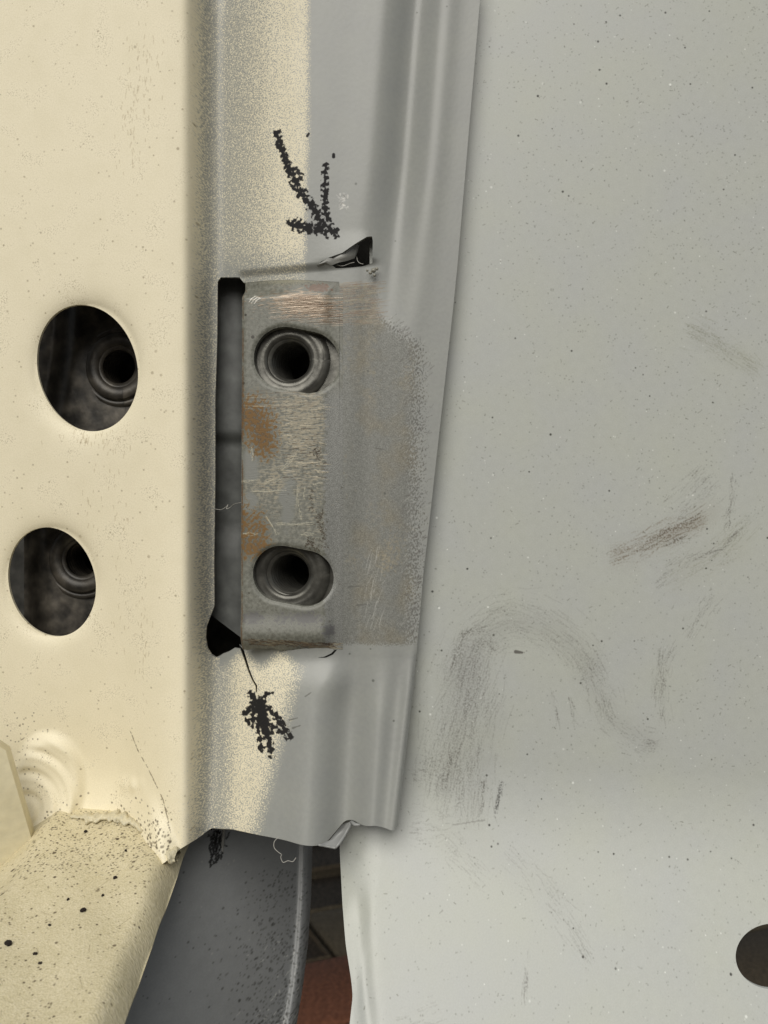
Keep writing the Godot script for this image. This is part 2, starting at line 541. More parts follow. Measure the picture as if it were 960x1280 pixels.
func paint_pillar() -> Paint:
	var p := Paint.new(-0.112, 0.0285, -0.1075, 0.1395, 0.00014)
	var w := p.w; var h := p.h
	var fine := noise(w, h, 0.32, 11)
	var mid := noise(w, h, 0.09, 12, 3)
	var broad := noise(w, h, 0.012, 13, 4)
	var rub := noise(w, h, 0.24, 14, 3, 1.0, 1.5)
	p.drop = noise(w, h, 0.10, 15, 4)
	var cpx := PackedFloat32Array(); var ck := PackedFloat32Array()
	for i in w:
		var x := p.x0 + (i + 0.5) * p.d
		var px := 480.0 + x / S
		for it in 6: px = 480.0 + x / kz(section(px))
		cpx.append(px); ck.append(kz(section(px)))
	for j in h:
		var y := p.y1 - (j + 0.5) * p.d
		for i in w:
			var px := cpx[i]
			var py := 640.0 - y / ck[i]
			var t := j * w + i
			var f := fine[t] / 255.0
			var m := mid[t] / 255.0
			var b := broad[t] / 255.0
			var g := 0.72 * f + 0.28 * m
			var s := cream_share(px, py)
			var a := clampf((s - 0.5 - (g - 0.5) * 1.5) * 1.6 + 0.5, 0.0, 1.0) * sm(0.02, 0.25, s)
			var r := GREY.r + (m - 0.5) * 0.020 + (b - 0.5) * 0.02
			var gg := GREY.g + (m - 0.5) * 0.020 + (b - 0.5) * 0.02
			var bb := GREY.b + (m - 0.5) * 0.018 + (b - 0.5) * 0.012
			var hi := 128.0 + (m - 0.5) * 34.0
			var gl := 0.38 + (m - 0.5) * 0.08
			# the flange beside the hinge pad: blasted bare, mottled
			if px > 405.0 and py > 355.0 and py < 815.0:
				var e := lerpf(471.0, 521.0 - (py - 400.0) * 0.012, sm(385.0, 440.0, py)) + (rub[t] / 255.0 - 0.5) * 50.0 * (0.15 + 0.85 * sm(380.0, 420.0, py))
				var q := (1.0 - sm(e - 5.0, e + 5.0, px)) * sm(352.0, 358.0, py + (m - 0.5) * 6.0) * (1.0 - sm(803.0, 808.0, py + (f - 0.5) * 6.0))
				if q > 0.0:
					var warm := clampf((b - 0.42) * 2.4, 0.0, 1.0) * sm(430.0, 452.0, px)
					var tone := 0.472 + (f - 0.5) * 0.13 + (m - 0.5) * 0.07
					r = lerpf(r, tone + 0.012 * warm, q); gg = lerpf(gg, tone + 0.003 - 0.004 * warm, q); bb = lerpf(bb, tone - 0.016 - 0.030 * warm, q)
					hi += (f - 0.5) * 60.0 * q
					gl = lerpf(gl, 0.52, q)
				var rim := gau(px, e - 6.0, 9.0) * sm(380.0, 430.0, py) * (1.0 - sm(770.0, 800.0, py))
				var dk := rim * clampf((rub[t] / 255.0 - 0.52) * 5.0, 0.0, 1.0)
				r -= 0.10 * dk; gg -= 0.10 * dk; bb -= 0.095 * dk
			if a > 0.0:
				var v := (f - 0.5) * 0.05 + (b - 0.5) * 0.03
				r = lerpf(r, CREAM.r + v, a); gg = lerpf(gg, CREAM.g + v, a); bb = lerpf(bb, CREAM.b + v * 1.2, a)
				hi += a * 26.0 + (f - 0.5) * 26.0 * a
				gl = lerpf(gl, 0.62, a)
			# sanded dust on the cream where it was rubbed
			if px < 240.0:
				var ru := clampf((b - 0.55) * 3.0, 0.0, 1.0) * clampf((0.42 - g) * 6.0, 0.0, 1.0) * 0.16
				r -= ru; gg -= ru; bb -= ru
			p.rgb[3 * t] = clampi(int(r * 255.0), 0, 255); p.rgb[3 * t + 1] = clampi(int(gg * 255.0), 0, 255); p.rgb[3 * t + 2] = clampi(int(bb * 255.0), 0, 255)
			p.high[t] = clampi(int(hi), 0, 255)
			p.gloss[t] = clampi(int(gl * 255.0), 0, 255)
	return p

func pillar_marks(p: Paint) -> void:
	var ink := Color(0.045, 0.043, 0.05)
	var px := S
	# the marker arrow above the tear
	p.stroke(on_pillar([Vector2(346, 166), Vector2(351, 183), Vector2(359, 206), Vector2(369, 229)]), 5.3 * px, 6.0 * px, ink, 1.0, 0.55, 0.0, 0.8)
	p.stroke(on_pillar([Vector2(366, 222), Vector2(378, 243), Vector2(393, 263), Vector2(404, 277)]), 6.5 * px, 7.7 * px, ink, 1.0, 0.68, 0.0, 0.8)
	p.stroke(on_pillar([Vector2(370, 211), Vector2(377, 222)]), 3.6 * px, 4.2 * px, ink, 0.9, 0.85, 0.0, 0.8)
	p.stroke(on_pillar([Vector2(407, 208), Vector2(406, 226), Vector2(406, 246), Vector2(407, 262), Vector2(409, 276)]), 4.6 * px, 4.8 * px, ink, 1.0, 0.72, 0.0, 0.8)
	p.stroke(on_pillar([Vector2(366, 279), Vector2(378, 284), Vector2(392, 286), Vector2(404, 284)]), 7.8 * px, 8.2 * px, ink, 1.0, 0.58, 0.0, 0.8)
	p.stroke(on_pillar([Vector2(403, 280), Vector2(411, 285), Vector2(419, 292)]), 8.4 * px, 6.5 * px, ink, 1.0, 0.72, 0.0, 0.8)
	p.stroke(on_pillar([Vector2(405, 288), Vector2(409, 296)]), 3.6 * px, 2.9 * px, ink, 1.0, 0.6, 0.0, 0.8)
	p.stroke(on_pillar([Vector2(417, 193), Vector2(417, 196)]), 1.9 * px, 2.2 * px, ink, 1.0, 0.0, 0.0, 0.8)
	p.stroke(on_pillar([Vector2(384, 170), Vector2(386, 167)]), 1.7 * px, 1.4 * px, ink, 0.9, 0.0, 0.0, 0.8)
	# the scribbled arrow under the crack
	for s in [[323, 880, 333, 915, 9, 8, 0.38], [326, 882, 330, 905, 8, 8, 0.2], [316, 886, 304, 893, 5, 3, 0.5], [318, 880, 308, 890, 5, 3, 0.45], [322, 900, 327, 935, 4, 4, 0.68], [333, 905, 339, 942, 5, 4.5, 0.66], [334, 882, 345, 896, 3, 4, 0.62], [344, 894, 361, 920, 4.5, 5, 0.62], [337, 905, 356, 918, 3, 4, 0.72], [314, 868, 318, 878, 4.5, 5, 0.55], [322, 877, 333, 868, 3.2, 3, 0.5], [332, 869, 341, 866, 2.6, 1.4, 0.6], [310, 900, 314, 908, 4, 3, 0.72], [316, 892, 318, 902, 4, 4, 0.6]]:
		p.stroke(on_pillar([Vector2(s[0], s[1]), Vector2(s[2], s[3])]), s[4] * 1.15 * px, s[5] * 1.15 * px, Color(0.06, 0.057, 0.055), 0.98, s[6], 0.0, 0.8)
	# chipped, glossy spot beside the arrow
	for k in 26:
		var a := rng.randf() * TAU; var r := rng.randf() * 11.0
		var q := Vector2(430 + cos(a) * r * 0.85, 251 + sin(a) * r * 1.2)
		p.stroke(on_pillar([q, q + Vector2(rng.randf_range(-3, 3), rng.randf_range(-4, 4))]), 1.2 * px, 1.0 * px, Color(0.74, 0.735, 0.71) if k % 3 == 0 else Color(0.60, 0.60, 0.585), 0.7, 0.0, 45.0 if k % 2 == 0 else -45.0, 0.25)
	# scuffs on the lower flange, dark fine cracks of paint
	for k in 30:
		var q := Vector2(rng.randf_range(458, 486), rng.randf_range(700, 790))
		q.x -= (q.y - 700.0) * 0.12
		p.stroke(on_pillar([q, q + Vector2(rng.randf_range(2, 7), -rng.randf_range(8, 22))]), 0.7 * px, 0.5 * px, Color(0.72, 0.72, 0.70), 0.35, 0.4, 30.0, 0.28)
	for l in [[436, 734, 449, 733], [446, 757, 458, 756], [470, 560, 480, 562], [382, 870, 389, 865], [362, 900, 372, 897], [366, 910, 376, 906]]:
		p.stroke(on_pillar([Vector2(l[0], l[1]), Vector2(l[2], l[3])]), 1.2 * px, 0.6 * px, Color(0.36, 0.36, 0.34), 0.65, 0.3, -40.0)
	# worn primer to the right of the hinge pad, rubbed with horizontal strokes
	for k in 240:
		var q := Vector2(rng.randf_range(412, 468), rng.randf_range(352, 405))
		var len := rng.randf_range(6, 24)
		var br: bool = rng.randf() < 0.45
		p.stroke(on_pillar([q, q + Vector2(len, -len * 0.10 + rng.randf_range(-1, 1))]), 0.8 * px, 0.5 * px, Color(0.50, 0.43, 0.37) if br else Color(0.60, 0.56, 0.49), rng.randf_range(0.2, 0.55), 0.3, 20.0, 0.42)
	for k in 150:
		var q := Vector2(rng.randf_range(425, 470), 355.0 + 110.0 * pow(rng.randf(), 1.2))
		p.dot(world2(q.x, q.y).x, world2(q.x, q.y).y, rng.randf_range(0.8, 3.0) * px, Color(0.58, 0.55, 0.47), 0.22)
	for k in 620:
		var y := rng.randf_range(395, 800)
		var q := Vector2(lerpf(478.0, 516.0, sm(385.0, 440.0, y)) + rng.randfn() * 9.0, y)
		p.stroke(on_pillar([q, q + Vector2(rng.randf_range(2, 7), -rng.randf_range(1, 6))]), 0.7 * px, 0.5 * px, Color(0.36, 0.35, 0.335) if k % 3 else Color(0.66, 0.66, 0.64), rng.randf_range(0.15, 0.5), 0.5)
	# beige stains and a few spots on the flange
	for s in [[490, 690, 14, 0.5], [484, 703, 9, 0.45], [497, 672, 12, 0.28], [466, 486, 16, 0.22], [470, 640, 14, 0.18], [418, 574, 16, 0.22], [422, 610, 14, 0.2], [510, 470, 12, 0.25], [440, 700, 10, 0.2]]:
		for k in 60:
			var q := Vector2(s[0] + rng.randfn() * s[2] * 0.6, s[1] + rng.randfn() * s[2] * 0.7)
			var ww := world2(q.x, q.y)
			p.dot(ww.x, ww.y, rng.randf_range(0.7, 2.0) * px, Color(0.62, 0.575, 0.48), s[3] * 0.55)
	for k in 26:
		var q := Vector2(rng.randf_range(400, 590), rng.randf_range(5, 1020))
		if q.x > look(right_x, -40, q.y) - 8: continue
		var ww := world2(q.x, q.y)
		p.dot(ww.x, ww.y, rng.randf_range(0.8, 1.7) * px, Color(0.30, 0.31, 0.29), 0.6)
	for k in 520:
		var q := Vector2(rng.randf_range(-5, 250), rng.randf_range(0, 1050))
		var ww := world2(q.x, q.y)
		p.dot(ww.x, ww.y, rng.randf_range(0.5, 1.3) * px * (1.5 if rng.randf() < 0.05 else 1.0), Color(0.55, 0.50, 0.40), rng.randf_range(0.25, 0.6))
	# rubbed-through dust: short vertical brush strokes on the cream face
	for s in [[180, 90, 22, 60, 60], [165, 160, 18, 60, 50], [128, 610, 26, 50, 30], [150, 700, 10, 140, 30], [178, 800, 12, 60, 40], [110, 545, 40, 8, 40]]:
		for k in s[4]:
			var q := Vector2(s[0] + rng.randfn() * s[2] * 0.6, s[1] + rng.randfn() * s[3] * 0.6)
			p.stroke(on_pillar([q, q + Vector2(rng.randf_range(-1.5, 1.5), rng.randf_range(2, 7))]), 0.6 * px, 0.5 * px, Color(0.66, 0.60, 0.48), 0.35)
	# dirt in the creases of the sealer and along the sill joint
	for l in [[36, 1054, 70, 1036], [70, 1036, 84, 1029], [160, 915, 170, 940], [170, 940, 184, 963], [184, 963, 203, 1000], [203, 1000, 214, 1040], [20, 928, 27, 925], [120, 1026, 134, 1034], [186, 1050, 200, 1046]]:
		p.stroke(on_pillar([Vector2(l[0], l[1]), Vector2(l[2], l[3])]), 0.8 * px, 0.9 * px, Color(0.42, 0.38, 0.31), 0.6, 1.1, -30.0)
	for k in 420:
		var q := Vector2(rng.randf_range(60, 215), 1056.0 - absf(rng.randfn()) * 24.0)
		var ww := world2(q.x, q.y)
		p.dot(ww.x, ww.y, rng.randf_range(0.5, 1.5) * px, Color(0.30, 0.27, 0.22), rng.randf_range(0.3, 0.85))
	for k in 60:
		var q := Vector2(rng.randf_range(5, 60), rng.randf_range(890, 1000))
		var ww := world2(q.x, q.y)
		p.dot(ww.x, ww.y, rng.randf_range(0.5, 1.1) * px, Color(0.28, 0.25, 0.2), 0.6)

func pillar_point(px: float, py: float) -> Vector3:
	var a := world2(px, py)
	var bx := 480.0 + a.x / kz(section(px))
	return Vector3(a.x, a.y, section(bx) + relief(bx, 640.0 - a.y / kz(section(bx))))

func pillar() -> void:
	var root := thing("door_pillar", Vector3(0, -0.08, 0), "grey primed steel door pillar with cream overspray, bolt holes and marker arrows", "car pillar")
	var off := -root.position
	var p := paint_pillar()
	pillar_marks(p)
	pillar_paint = p
	var mat := p.material(0.10)
	var cuts: Array[PackedVector2Array] = [
		to2(hole_a), to2(hole_b),
		on_pillar([Vector2(276, 346.5), Vector2(299, 346), Vector2(304, 352), Vector2(424, 351), Vector2(424, 600), Vector2(424, 800), Vector2(404, 806), Vector2(304, 804), Vector2(300, 811), Vector2(293, 810), Vector2(287, 814), Vector2(279, 817), Vector2(270, 822), Vector2(264, 818), Vector2(259, 810), Vector2(257, 797), Vector2(258, 783), Vector2(263, 770), Vector2(268, 757), Vector2(267.6, 700), Vector2(269, 600), Vector2(269, 500), Vector2(271.5, 420), Vector2(272, 352)]),
		on_pillar([Vector2(399, 328), Vector2(412, 322), Vector2(428, 317), Vector2(445, 305.5), Vector2(459, 296.5), Vector2(465, 295.5), Vector2(466, 301), Vector2(465.5, 328), Vector2(452, 332), Vector2(436, 333.5), Vector2(420, 334), Vector2(412, 329)]),
		on_pillar([Vector2(299, 806), Vector2(304.5, 812), Vector2(308, 824), Vector2(312, 838), Vector2(317, 850), Vector2(321.5, 857), Vector2(321.2, 866), Vector2(319.6, 866), Vector2(319.3, 858), Vector2(315, 851), Vector2(309.8, 839), Vector2(305.5, 826), Vector2(301, 813)]),
		on_pillar([Vector2(394, 822.6), Vector2(405, 821.4), Vector2(414, 817), Vector2(420, 810.5), Vector2(423.5, 807.5), Vector2(430, 811), Vector2(424, 809.8), Vector2(421.5, 812.5), Vector2(416, 819), Vector2(407, 822.9)]),
	]
	var cx := steps(-45.0, 1.0 + 606.0, 2.4, [[225, 300, 1.6], [298, 326, 0.7], [395, 470, 1.2]])
	var ry := steps(-45.0, 1135.0, 2.4, [[292, 350, 1.1], [804, 868, 0.8], [868, 900, 2.0]])
	var nc := cx.size(); var nr := ry.size()
	var v := PackedVector3Array(); var uv := PackedVector2Array(); var sd := PackedFloat32Array()
	v.resize(nc * nr); uv.resize(nc * nr); sd.resize(nc * nr)
	var colx := PackedFloat32Array(); var colk := PackedFloat32Array(); var colz := PackedFloat32Array()
	for c in nc:
		var z := section(cx[c])
		colz.append(z); colk.append(kz(z)); colx.append((cx[c] - 480.0) * kz(z))
	var kn := kz(-0.0025)
	for r in nr:
		var y := (640.0 - ry[r]) * kn
		for c in nc:
			var py := 640.0 - y / colk[c]
			var i := r * nc + c
			v[i] = Vector3(colx[c], y, colz[c] + relief(cx[c], py)) + off
			uv[i] = p.uv(colx[c], y)
			var w := seen(cx[c], py)
			var s := minf((look(right_x, -40, w.y) - w.x), look(bottom_y, -60, w.x) - w.y)
			sd[i] = s * S
	for q in cuts:
		var lo := q[0]; var hi := q[0]
		for a in q: lo = lo.min(a); hi = hi.max(a)
		lo -= Vector2(0.001, 0.001); hi += Vector2(0.001, 0.001)
		for r in nr:
			var y := (640.0 - ry[r]) * kn
			if y < lo.y or y > hi.y: continue
			for c in nc:
				if colx[c] < lo.x or colx[c] > hi.x: continue
				var i := r * nc + c
				sd[i] = minf(sd[i], sd_poly(Vector2(colx[c], y), q))
	var m := sheet(nc, nr, v, uv, sd)
	# the thickness of the metal at its cut edges
	var px_of := func(q: Vector2) -> Vector2:
		var a := 480.0 + q.x / S
		for it in 6: a = 480.0 + q.x / kz(section(a))
		return Vector2(a, 640.0 - q.y / kz(section(a)))
	for q in cuts:
		var pts := PackedVector3Array(); var us := PackedVector2Array()
		for a in q:
			var b: Vector2 = px_of.call(a)
			pts.append(Vector3(a.x, a.y, section(b.x) + relief(b.x, b.y)) + off)
			us.append(p.uv(a.x, a.y))
		edge_strip(m, pts, us, Vector3(0, 0, -0.0011), true)
	var pts := PackedVector3Array(); var us := PackedVector2Array()
	var y := -42.0
	while y < 1033.0:
		var x := look(right_x, -40, y)
		var a := pillar_point(x, y)
		pts.append(a + off); us.append(p.uv(a.x, a.y)); y += 4.0
	edge_strip(m, pts, us, Vector3(-0.0003, 0, -0.0014), false)
	pts = PackedVector3Array(); us = PackedVector2Array()
	for k in range(0, 300, 2):
		var x := 498.0 - k
		var a := pillar_point(x, look(bottom_y, -60, x))
		pts.append(a + off); us.append(p.uv(a.x, a.y))
	edge_strip(m, pts, us, Vector3(0, 0.0002, -0.0012), false)
	put("pillar_skin", m, mat, root)
	hinge_pad(root, off)
	pillar_inside(root, off)
	# bent tab torn from the lower edge
	var grey := plain(Color(0.60, 0.605, 0.60), 0.4, 0.0, 0.05, 0.02, 0.08)
	var tab := PackedVector3Array(); var ti := PackedInt32Array(); var tuv := PackedVector2Array()
	var rows := [[Vector2(428, 1030), Vector2(439, 1027), -3.6], [Vector2(420, 1040), Vector2(437, 1033), -4.6], [Vector2(412, 1050), Vector2(430, 1045), -3.6], [Vector2(402, 1054), Vector2(424, 1054), -2.0], [Vector2(398, 1056), Vector2(419, 1060), -1.5]]
	for k in rows.size():
		for s in 5:
			var q: Vector2 = rows[k][0].lerp(rows[k][1], s / 4.0)
			tab.append(P(q.x, q.y, (rows[k][2] - 1.2 * sin(PI * s / 4.0)) * 0.001 + lean(430.0, q.y)) + off); tuv.append(Vector2.ZERO)
	for k in rows.size() - 1:
		for s in 4:
			var a := k * 5 + s
			ti.append_array([a, a + 1, a + 5, a + 1, a + 6, a + 5])
	var tm := finish(tab, ti, tuv)
	tube(PackedVector3Array([tab[4], tab[9], tab[14], tab[19], tab[24]]), PackedFloat32Array([0.0003, 0.0004, 0.0004, 0.0004, 0.0003]), 8, tm)
	tube(PackedVector3Array([tab[20], tab[21], tab[22], tab[23], tab[24]]), PackedFloat32Array([0.00025, 0.0003, 0.0003, 0.0003, 0.0003]), 8, tm)
	tube(PackedVector3Array([tab[4], P(444, 1031, -0.0026 + lean(444.0, 1031.0)) + off, P(450, 1031, -0.002 + lean(450.0, 1031.0)) + off]), PackedFloat32Array([0.0004, 0.0005, 0.0002]), 8, tm)
	put("torn_tab", tm, grey, root)
	# metal crumpled inside the tear
	var fm := PackedVector3Array(); var fi := PackedInt32Array()
	var fr := [[Vector2(396, 332), Vector2(401, 328), -4.2], [Vector2(407, 329), Vector2(410, 322), -3.8], [Vector2(414, 332), Vector2(418, 318), -4.8], [Vector2(424, 328), Vector2(427, 314), -4.0], [Vector2(434, 326), Vector2(438, 307), -4.6], [Vector2(443, 323), Vector2(447, 305), -5.6], [Vector2(446, 318), Vector2(449, 307), -7.0]]
	for k in fr.size():
		for s in 5: 
			var q: Vector2 = fr[k][0].lerp(fr[k][1], s / 4.0)
			fm.append(P(q.x, q.y, (fr[k][2] + 1.1 + rng.randf_range(-0.35, 0.35) + 0.5 * sin(PI * s / 4.0)) * 0.001) + off)
	for k in fr.size() - 1:
		for s in 4:
			var a := k * 5 + s
			fi.append_array([a, a + 1, a + 5, a + 1, a + 6, a + 5])
	put("torn_metal_flap", finish(fm, fi, PackedVector2Array()), plain(Color(0.62, 0.62, 0.60), 0.42, 0.0, 0.05, 0.03, 0.12), root)
	# blob of sealer at the upper corner of the hinge pad
	var blob := ArrayMesh.new()
	for q in [[467, 338, 3.4], [471, 336, 2.4], [463, 341, 2.6], [468, 344, 2.2], [459, 338, 1.8]]:
		var pth := PackedVector3Array(); var rad := PackedFloat32Array()
		for k in 7:
			var a := -1.0 + 2.0 * k / 6.0
			pth.append(P(q[0] + a * q[2] * 0.8, q[1] + a * q[2] * 0.5, -0.0020) + off); rad.append(sqrt(maxf(0.02, 1.0 - a * a)) * q[2] * 0.00018)
		tube(pth, rad, 10, blob, false)
	put("sealer_drop", blob, plain(Color(0.63, 0.62, 0.57), 0.35), root)

# ---------------------------------------------------------------- hinge pad
func pad_z(px: float, py: float) -> float:
	var z := -3.7 + 1.9 * sm(345.0, 780.0, py)
	z += 0.9 * sm(765.0, 792.0, py)
	z -= 3.4 * pow(clampf((py - 790.0) / 24.0, 0.0, 1.0), 2.0)          # the rounded lip at its foot
	z -= 0.7 * pow(clampf((308.0 - px) / 8.0, 0.0, 1.0), 2.0)
	z -= 0.9 * pow(clampf((409.0 - px) / 110.0, 0.0, 1.0), 2.0)
	# runs into the flange on its right and into the ledge above
	var t := maxf(sm(402.0, 420.0, px), 1.0 - sm(352.0, 372.0, py))
	if t <= 0.0: return z * 0.001
	# where the skin lies at this point
	var a := pad_xy(px, py)
	var sx := px
	for it in 4: sx = 480.0 + a.x / kz(section(sx))
	return lerpf(z * 0.001, section(sx) + relief(sx, 640.0 - a.y / kz(section(sx))) + (-0.00006 if py < 366.0 else 0.00004), t)

func pad_xy(px: float, py: float) -> Vector2:
	var k := kz(-0.0028)
	return Vector2((px - 480.0) * k, (640.0 - py) * k)

func paint_pad() -> Paint:
	var a := pad_xy(296, 825); var b := pad_xy(445, 330)
	var p := Paint.new(a.x, b.x, a.y, b.y, 0.00009)
	var w := p.w; var h := p.h
	var fine := noise(w, h, 0.30, 31)
	var mid := noise(w, h, 0.07, 32, 4)
	var broad := noise(w, h, 0.016, 33, 4)
	var lines := noise(w, h, 0.22, 34, 2, 7.0, 1.0)
	p.drop = noise(w, h, 0.17, 35, 3)
	p.metal.resize(w * h)
	var k := kz(-0.0028)
	for j in h:
		var py := 640.0 - (p.y1 - (j + 0.5) * p.d) / k
		for i in w:
			var px := 480.0 + (p.x0 + (i + 0.5) * p.d) / k
			var t := j * w + i
			var f := fine[t] / 255.0; var m := mid[t] / 255.0; var br := broad[t] / 255.0; var l := lines[t] / 255.0
			var r := 0.440 + (f - 0.5) * 0.07 + (m - 0.5) * 0.15
			var g := r + 0.002; var bl := r - 0.03
			var hi := 128.0 + (f - 0.5) * 24.0
			var gl := 0.46 + (m - 0.5) * 0.15
			var me := 0.0
			# blasted grey strip on the right, stippled
			var st := sm(403.0, 408.0, px + (m - 0.5) * 10.0) * sm(470.0, 500.0, py)
			if st > 0.0:
				var tone := 0.474 + (f - 0.5) * 0.18 + (m - 0.5) * 0.08
				r = lerpf(r, tone, st); g = lerpf(g, tone + 0.003, st); bl = lerpf(bl, tone - 0.012, st); hi += (f - 0.5) * 70.0 * st
			# beige, horizontally wiped filler
			var be := sm(0.46, 0.60, l * 0.55 + m * 0.45 + 0.14 * (gau(px, 378.0, 34.0) * (gau(py, 520.0, 34.0) + 0.6 * gau(py, 560.0, 40.0)) + 0.7 * gau(px, 345.0, 34.0) * gau(py, 604.0, 20.0)) - 0.05) * (1.0 - st) * sm(484.0, 496.0, py) * (1.0 - sm(660.0, 690.0, py))
			be *= clampf(0.25 + gau(px, 378.0, 36.0) * gau(py, 525.0, 50.0) * 1.2 + gau(px, 345.0, 30.0) * gau(py, 605.0, 24.0) * 1.0 + gau(px, 396.0, 14.0) * gau(py, 630.0, 60.0) * 0.6, 0.0, 1.0)
			r = lerpf(r, 0.63, be * 0.65); g = lerpf(g, 0.59, be * 0.65); bl = lerpf(bl, 0.505, be * 0.65); hi += be * 40.0
			# rust
			var ru := gau(px, 312.0, 26.0) * gau(py, 520.0, 26.0) * 1.15 + gau(px, 330.0, 17.0) * gau(py, 552.0, 22.0) * 1.05 + gau(px, 322.0, 14.0) * gau(py, 660.0, 24.0) * 0.85 + gau(px, 305.0, 7.0) * gau(py, 655.0, 34.0) * 0.75 + gau(px, 318.0, 22.0) * gau(py, 686.0, 12.0) * 0.8
			ru = clampf((ru * 0.8 + (m - 0.5) * 2.0 + (f - 0.5) * 0.7 - 0.28) * 2.4, 0.0, 1.0) * sm(0.08, 0.35, ru) * (0.8 + 0.2 * m)
			var dark := clampf((0.50 - m) * 4.0, 0.0, 1.0)
			r = lerpf(r, lerpf(0.45, 0.28, dark), ru); g = lerpf(g, lerpf(0.335, 0.19, dark), ru); bl = lerpf(bl, lerpf(0.18, 0.10, dark), ru)
			gl = lerpf(gl, 0.75, ru); hi += ru * (m - 0.4) * 60.0
			# smooth darker primer islands
			var gp := clampf((gau(px, 312.0, 15.0) * (gau(py, 580.0, 26.0) + gau(py, 628.0, 16.0)) + 0.85 * gau(px, 360.0, 16.0) * gau(py, 620.0, 56.0) - 0.45 + (br - 0.5) * 0.5) * 4.0, 0.0, 1.0) * (1.0 - ru * 0.8)
			r = lerpf(r, 0.475, gp); g = lerpf(g, 0.482, gp); bl = lerpf(bl, 0.462, gp)
			# coppery scraping above the upper slot: bared, warm metal
			var sc := (1.0 - 0.55 * sm(392.0, 424.0, px)) * gau(px, 392.0, 62.0) * gau(py, 380.0 + (px - 380.0) * 0.1, 17.0)
			var cop := clampf((sc * 1.5 + (l - 0.5) * 1.6 - 0.55) * 3.0, 0.0, 1.0)
			r = lerpf(r, 0.545, cop * 0.8); g = lerpf(g, 0.475, cop * 0.8); bl = lerpf(bl, 0.40, cop * 0.8); gl = lerpf(gl, 0.38, cop); hi += cop * (l - 0.5) * 120.0
			me = cop * 0.25
			# red-brown dab and cream dust near the top edge
			var dab := clampf((gau(px, 398.0, 17.0) * gau(py, 358.0, 6.0) + (m - 0.5) * 0.8 - 0.36) * 4.0, 0.0, 1.0)
			r = lerpf(r, 0.42, dab * 0.8); g = lerpf(g, 0.32, dab * 0.8); bl = lerpf(bl, 0.26, dab * 0.8)
			var du := clampf((gau(py, 345.0, 9.0) * gau(px, 365.0, 42.0) * 0.8 - f * 0.75) * 4.0 + 0.3, 0.0, 1.0) * sm(300.0, 320.0, px) * (1.0 - sm(352.0, 362.0, py))
			r = lerpf(r, 0.68, du * 0.6); g = lerpf(g, 0.66, du * 0.6); bl = lerpf(bl, 0.56, du * 0.6)
			# purple-grey smudges under the lower slot
			var smu := clampf((gau(py, 772.0, 9.0) * (gau(px, 316.0, 16.0) + gau(px, 384.0, 20.0) + 0.6 * gau(px, 352.0, 12.0)) + gau(px, 412.0, 9.0) * gau(py, 788.0, 8.0) + (m - 0.5) * 1.1 + (f - 0.5) * 0.5 - 0.42) * 4.0, 0.0, 1.0) * sm(755.0, 764.0, py)
			r = lerpf(r, 0.33, smu * 0.75); g = lerpf(g, 0.325, smu * 0.75); bl = lerpf(bl, 0.33, smu * 0.75)
			p.rgb[3 * t] = clampi(int(r * 255.0), 0, 255); p.rgb[3 * t + 1] = clampi(int(g * 255.0), 0, 255); p.rgb[3 * t + 2] = clampi(int(bl * 255.0), 0, 255)
			p.high[t] = clampi(int(hi), 0, 255); p.gloss[t] = clampi(int(gl * 255.0), 0, 255); p.metal[t] = clampi(int(me * 255.0), 0, 255)
	var q2 := func(l: Array) -> PackedVector2Array:
		var o := PackedVector2Array()
		for i in range(0, l.size(), 2): o.append(pad_xy(l[i], l[i + 1]))
		return o
	# long scrapes
	for n in 150:
		var x := rng.randf_range(335, 425); var y := 368.0 + 36.0 * rng.randf() + (x - 380.0) * 0.10
		var len := rng.randf_range(12, 60)
		var bright: bool = rng.randf() < 0.5
		p.stroke(q2.call([x, y, x + len * 0.5, y - len * 0.035, x + len, y - len * 0.03]), 0.00010, 0.00006, Color(0.70, 0.63, 0.55) if bright else Color(0.36, 0.28, 0.21), rng.randf_range(0.25, 0.75), 0.35, 30.0 if bright else -40.0, 0.25)
	for n in 6: p.stroke(q2.call([310 + n * 1.6, 376 + n * 0.6 - 4 * (n % 2), 318 + n * 1.4, 367 + n * 0.8]), 0.00010, 0.00008, Color(0.92, 0.90, 0.86), 0.8, 0.3, 40.0, 0.2)
	for n in 70:
		var y := rng.randf_range(488, 512); var x := rng.randf_range(303, 390)
		p.stroke(q2.call([x, y, x + rng.randf_range(8, 40), y + rng.randf_range(-1, 1)]), 0.00010, 0.00008, Color(0.36, 0.31, 0.25) if n % 2 == 0 else Color(0.70, 0.66, 0.58), 0.4, 0.5, -20.0)
	for n in 150:
		var x := rng.randf_range(352, 402); var y := rng.randf_range(500, 600)
		p.stroke(q2.call([x, y, x + rng.randf_range(3, 14), y + rng.randf_range(-2, 2)]), 0.00014, 0.00010, Color(0.74, 0.70, 0.61) if n % 3 else Color(0.30, 0.26, 0.20), rng.randf_range(0.3, 0.7), 0.45, 35.0)
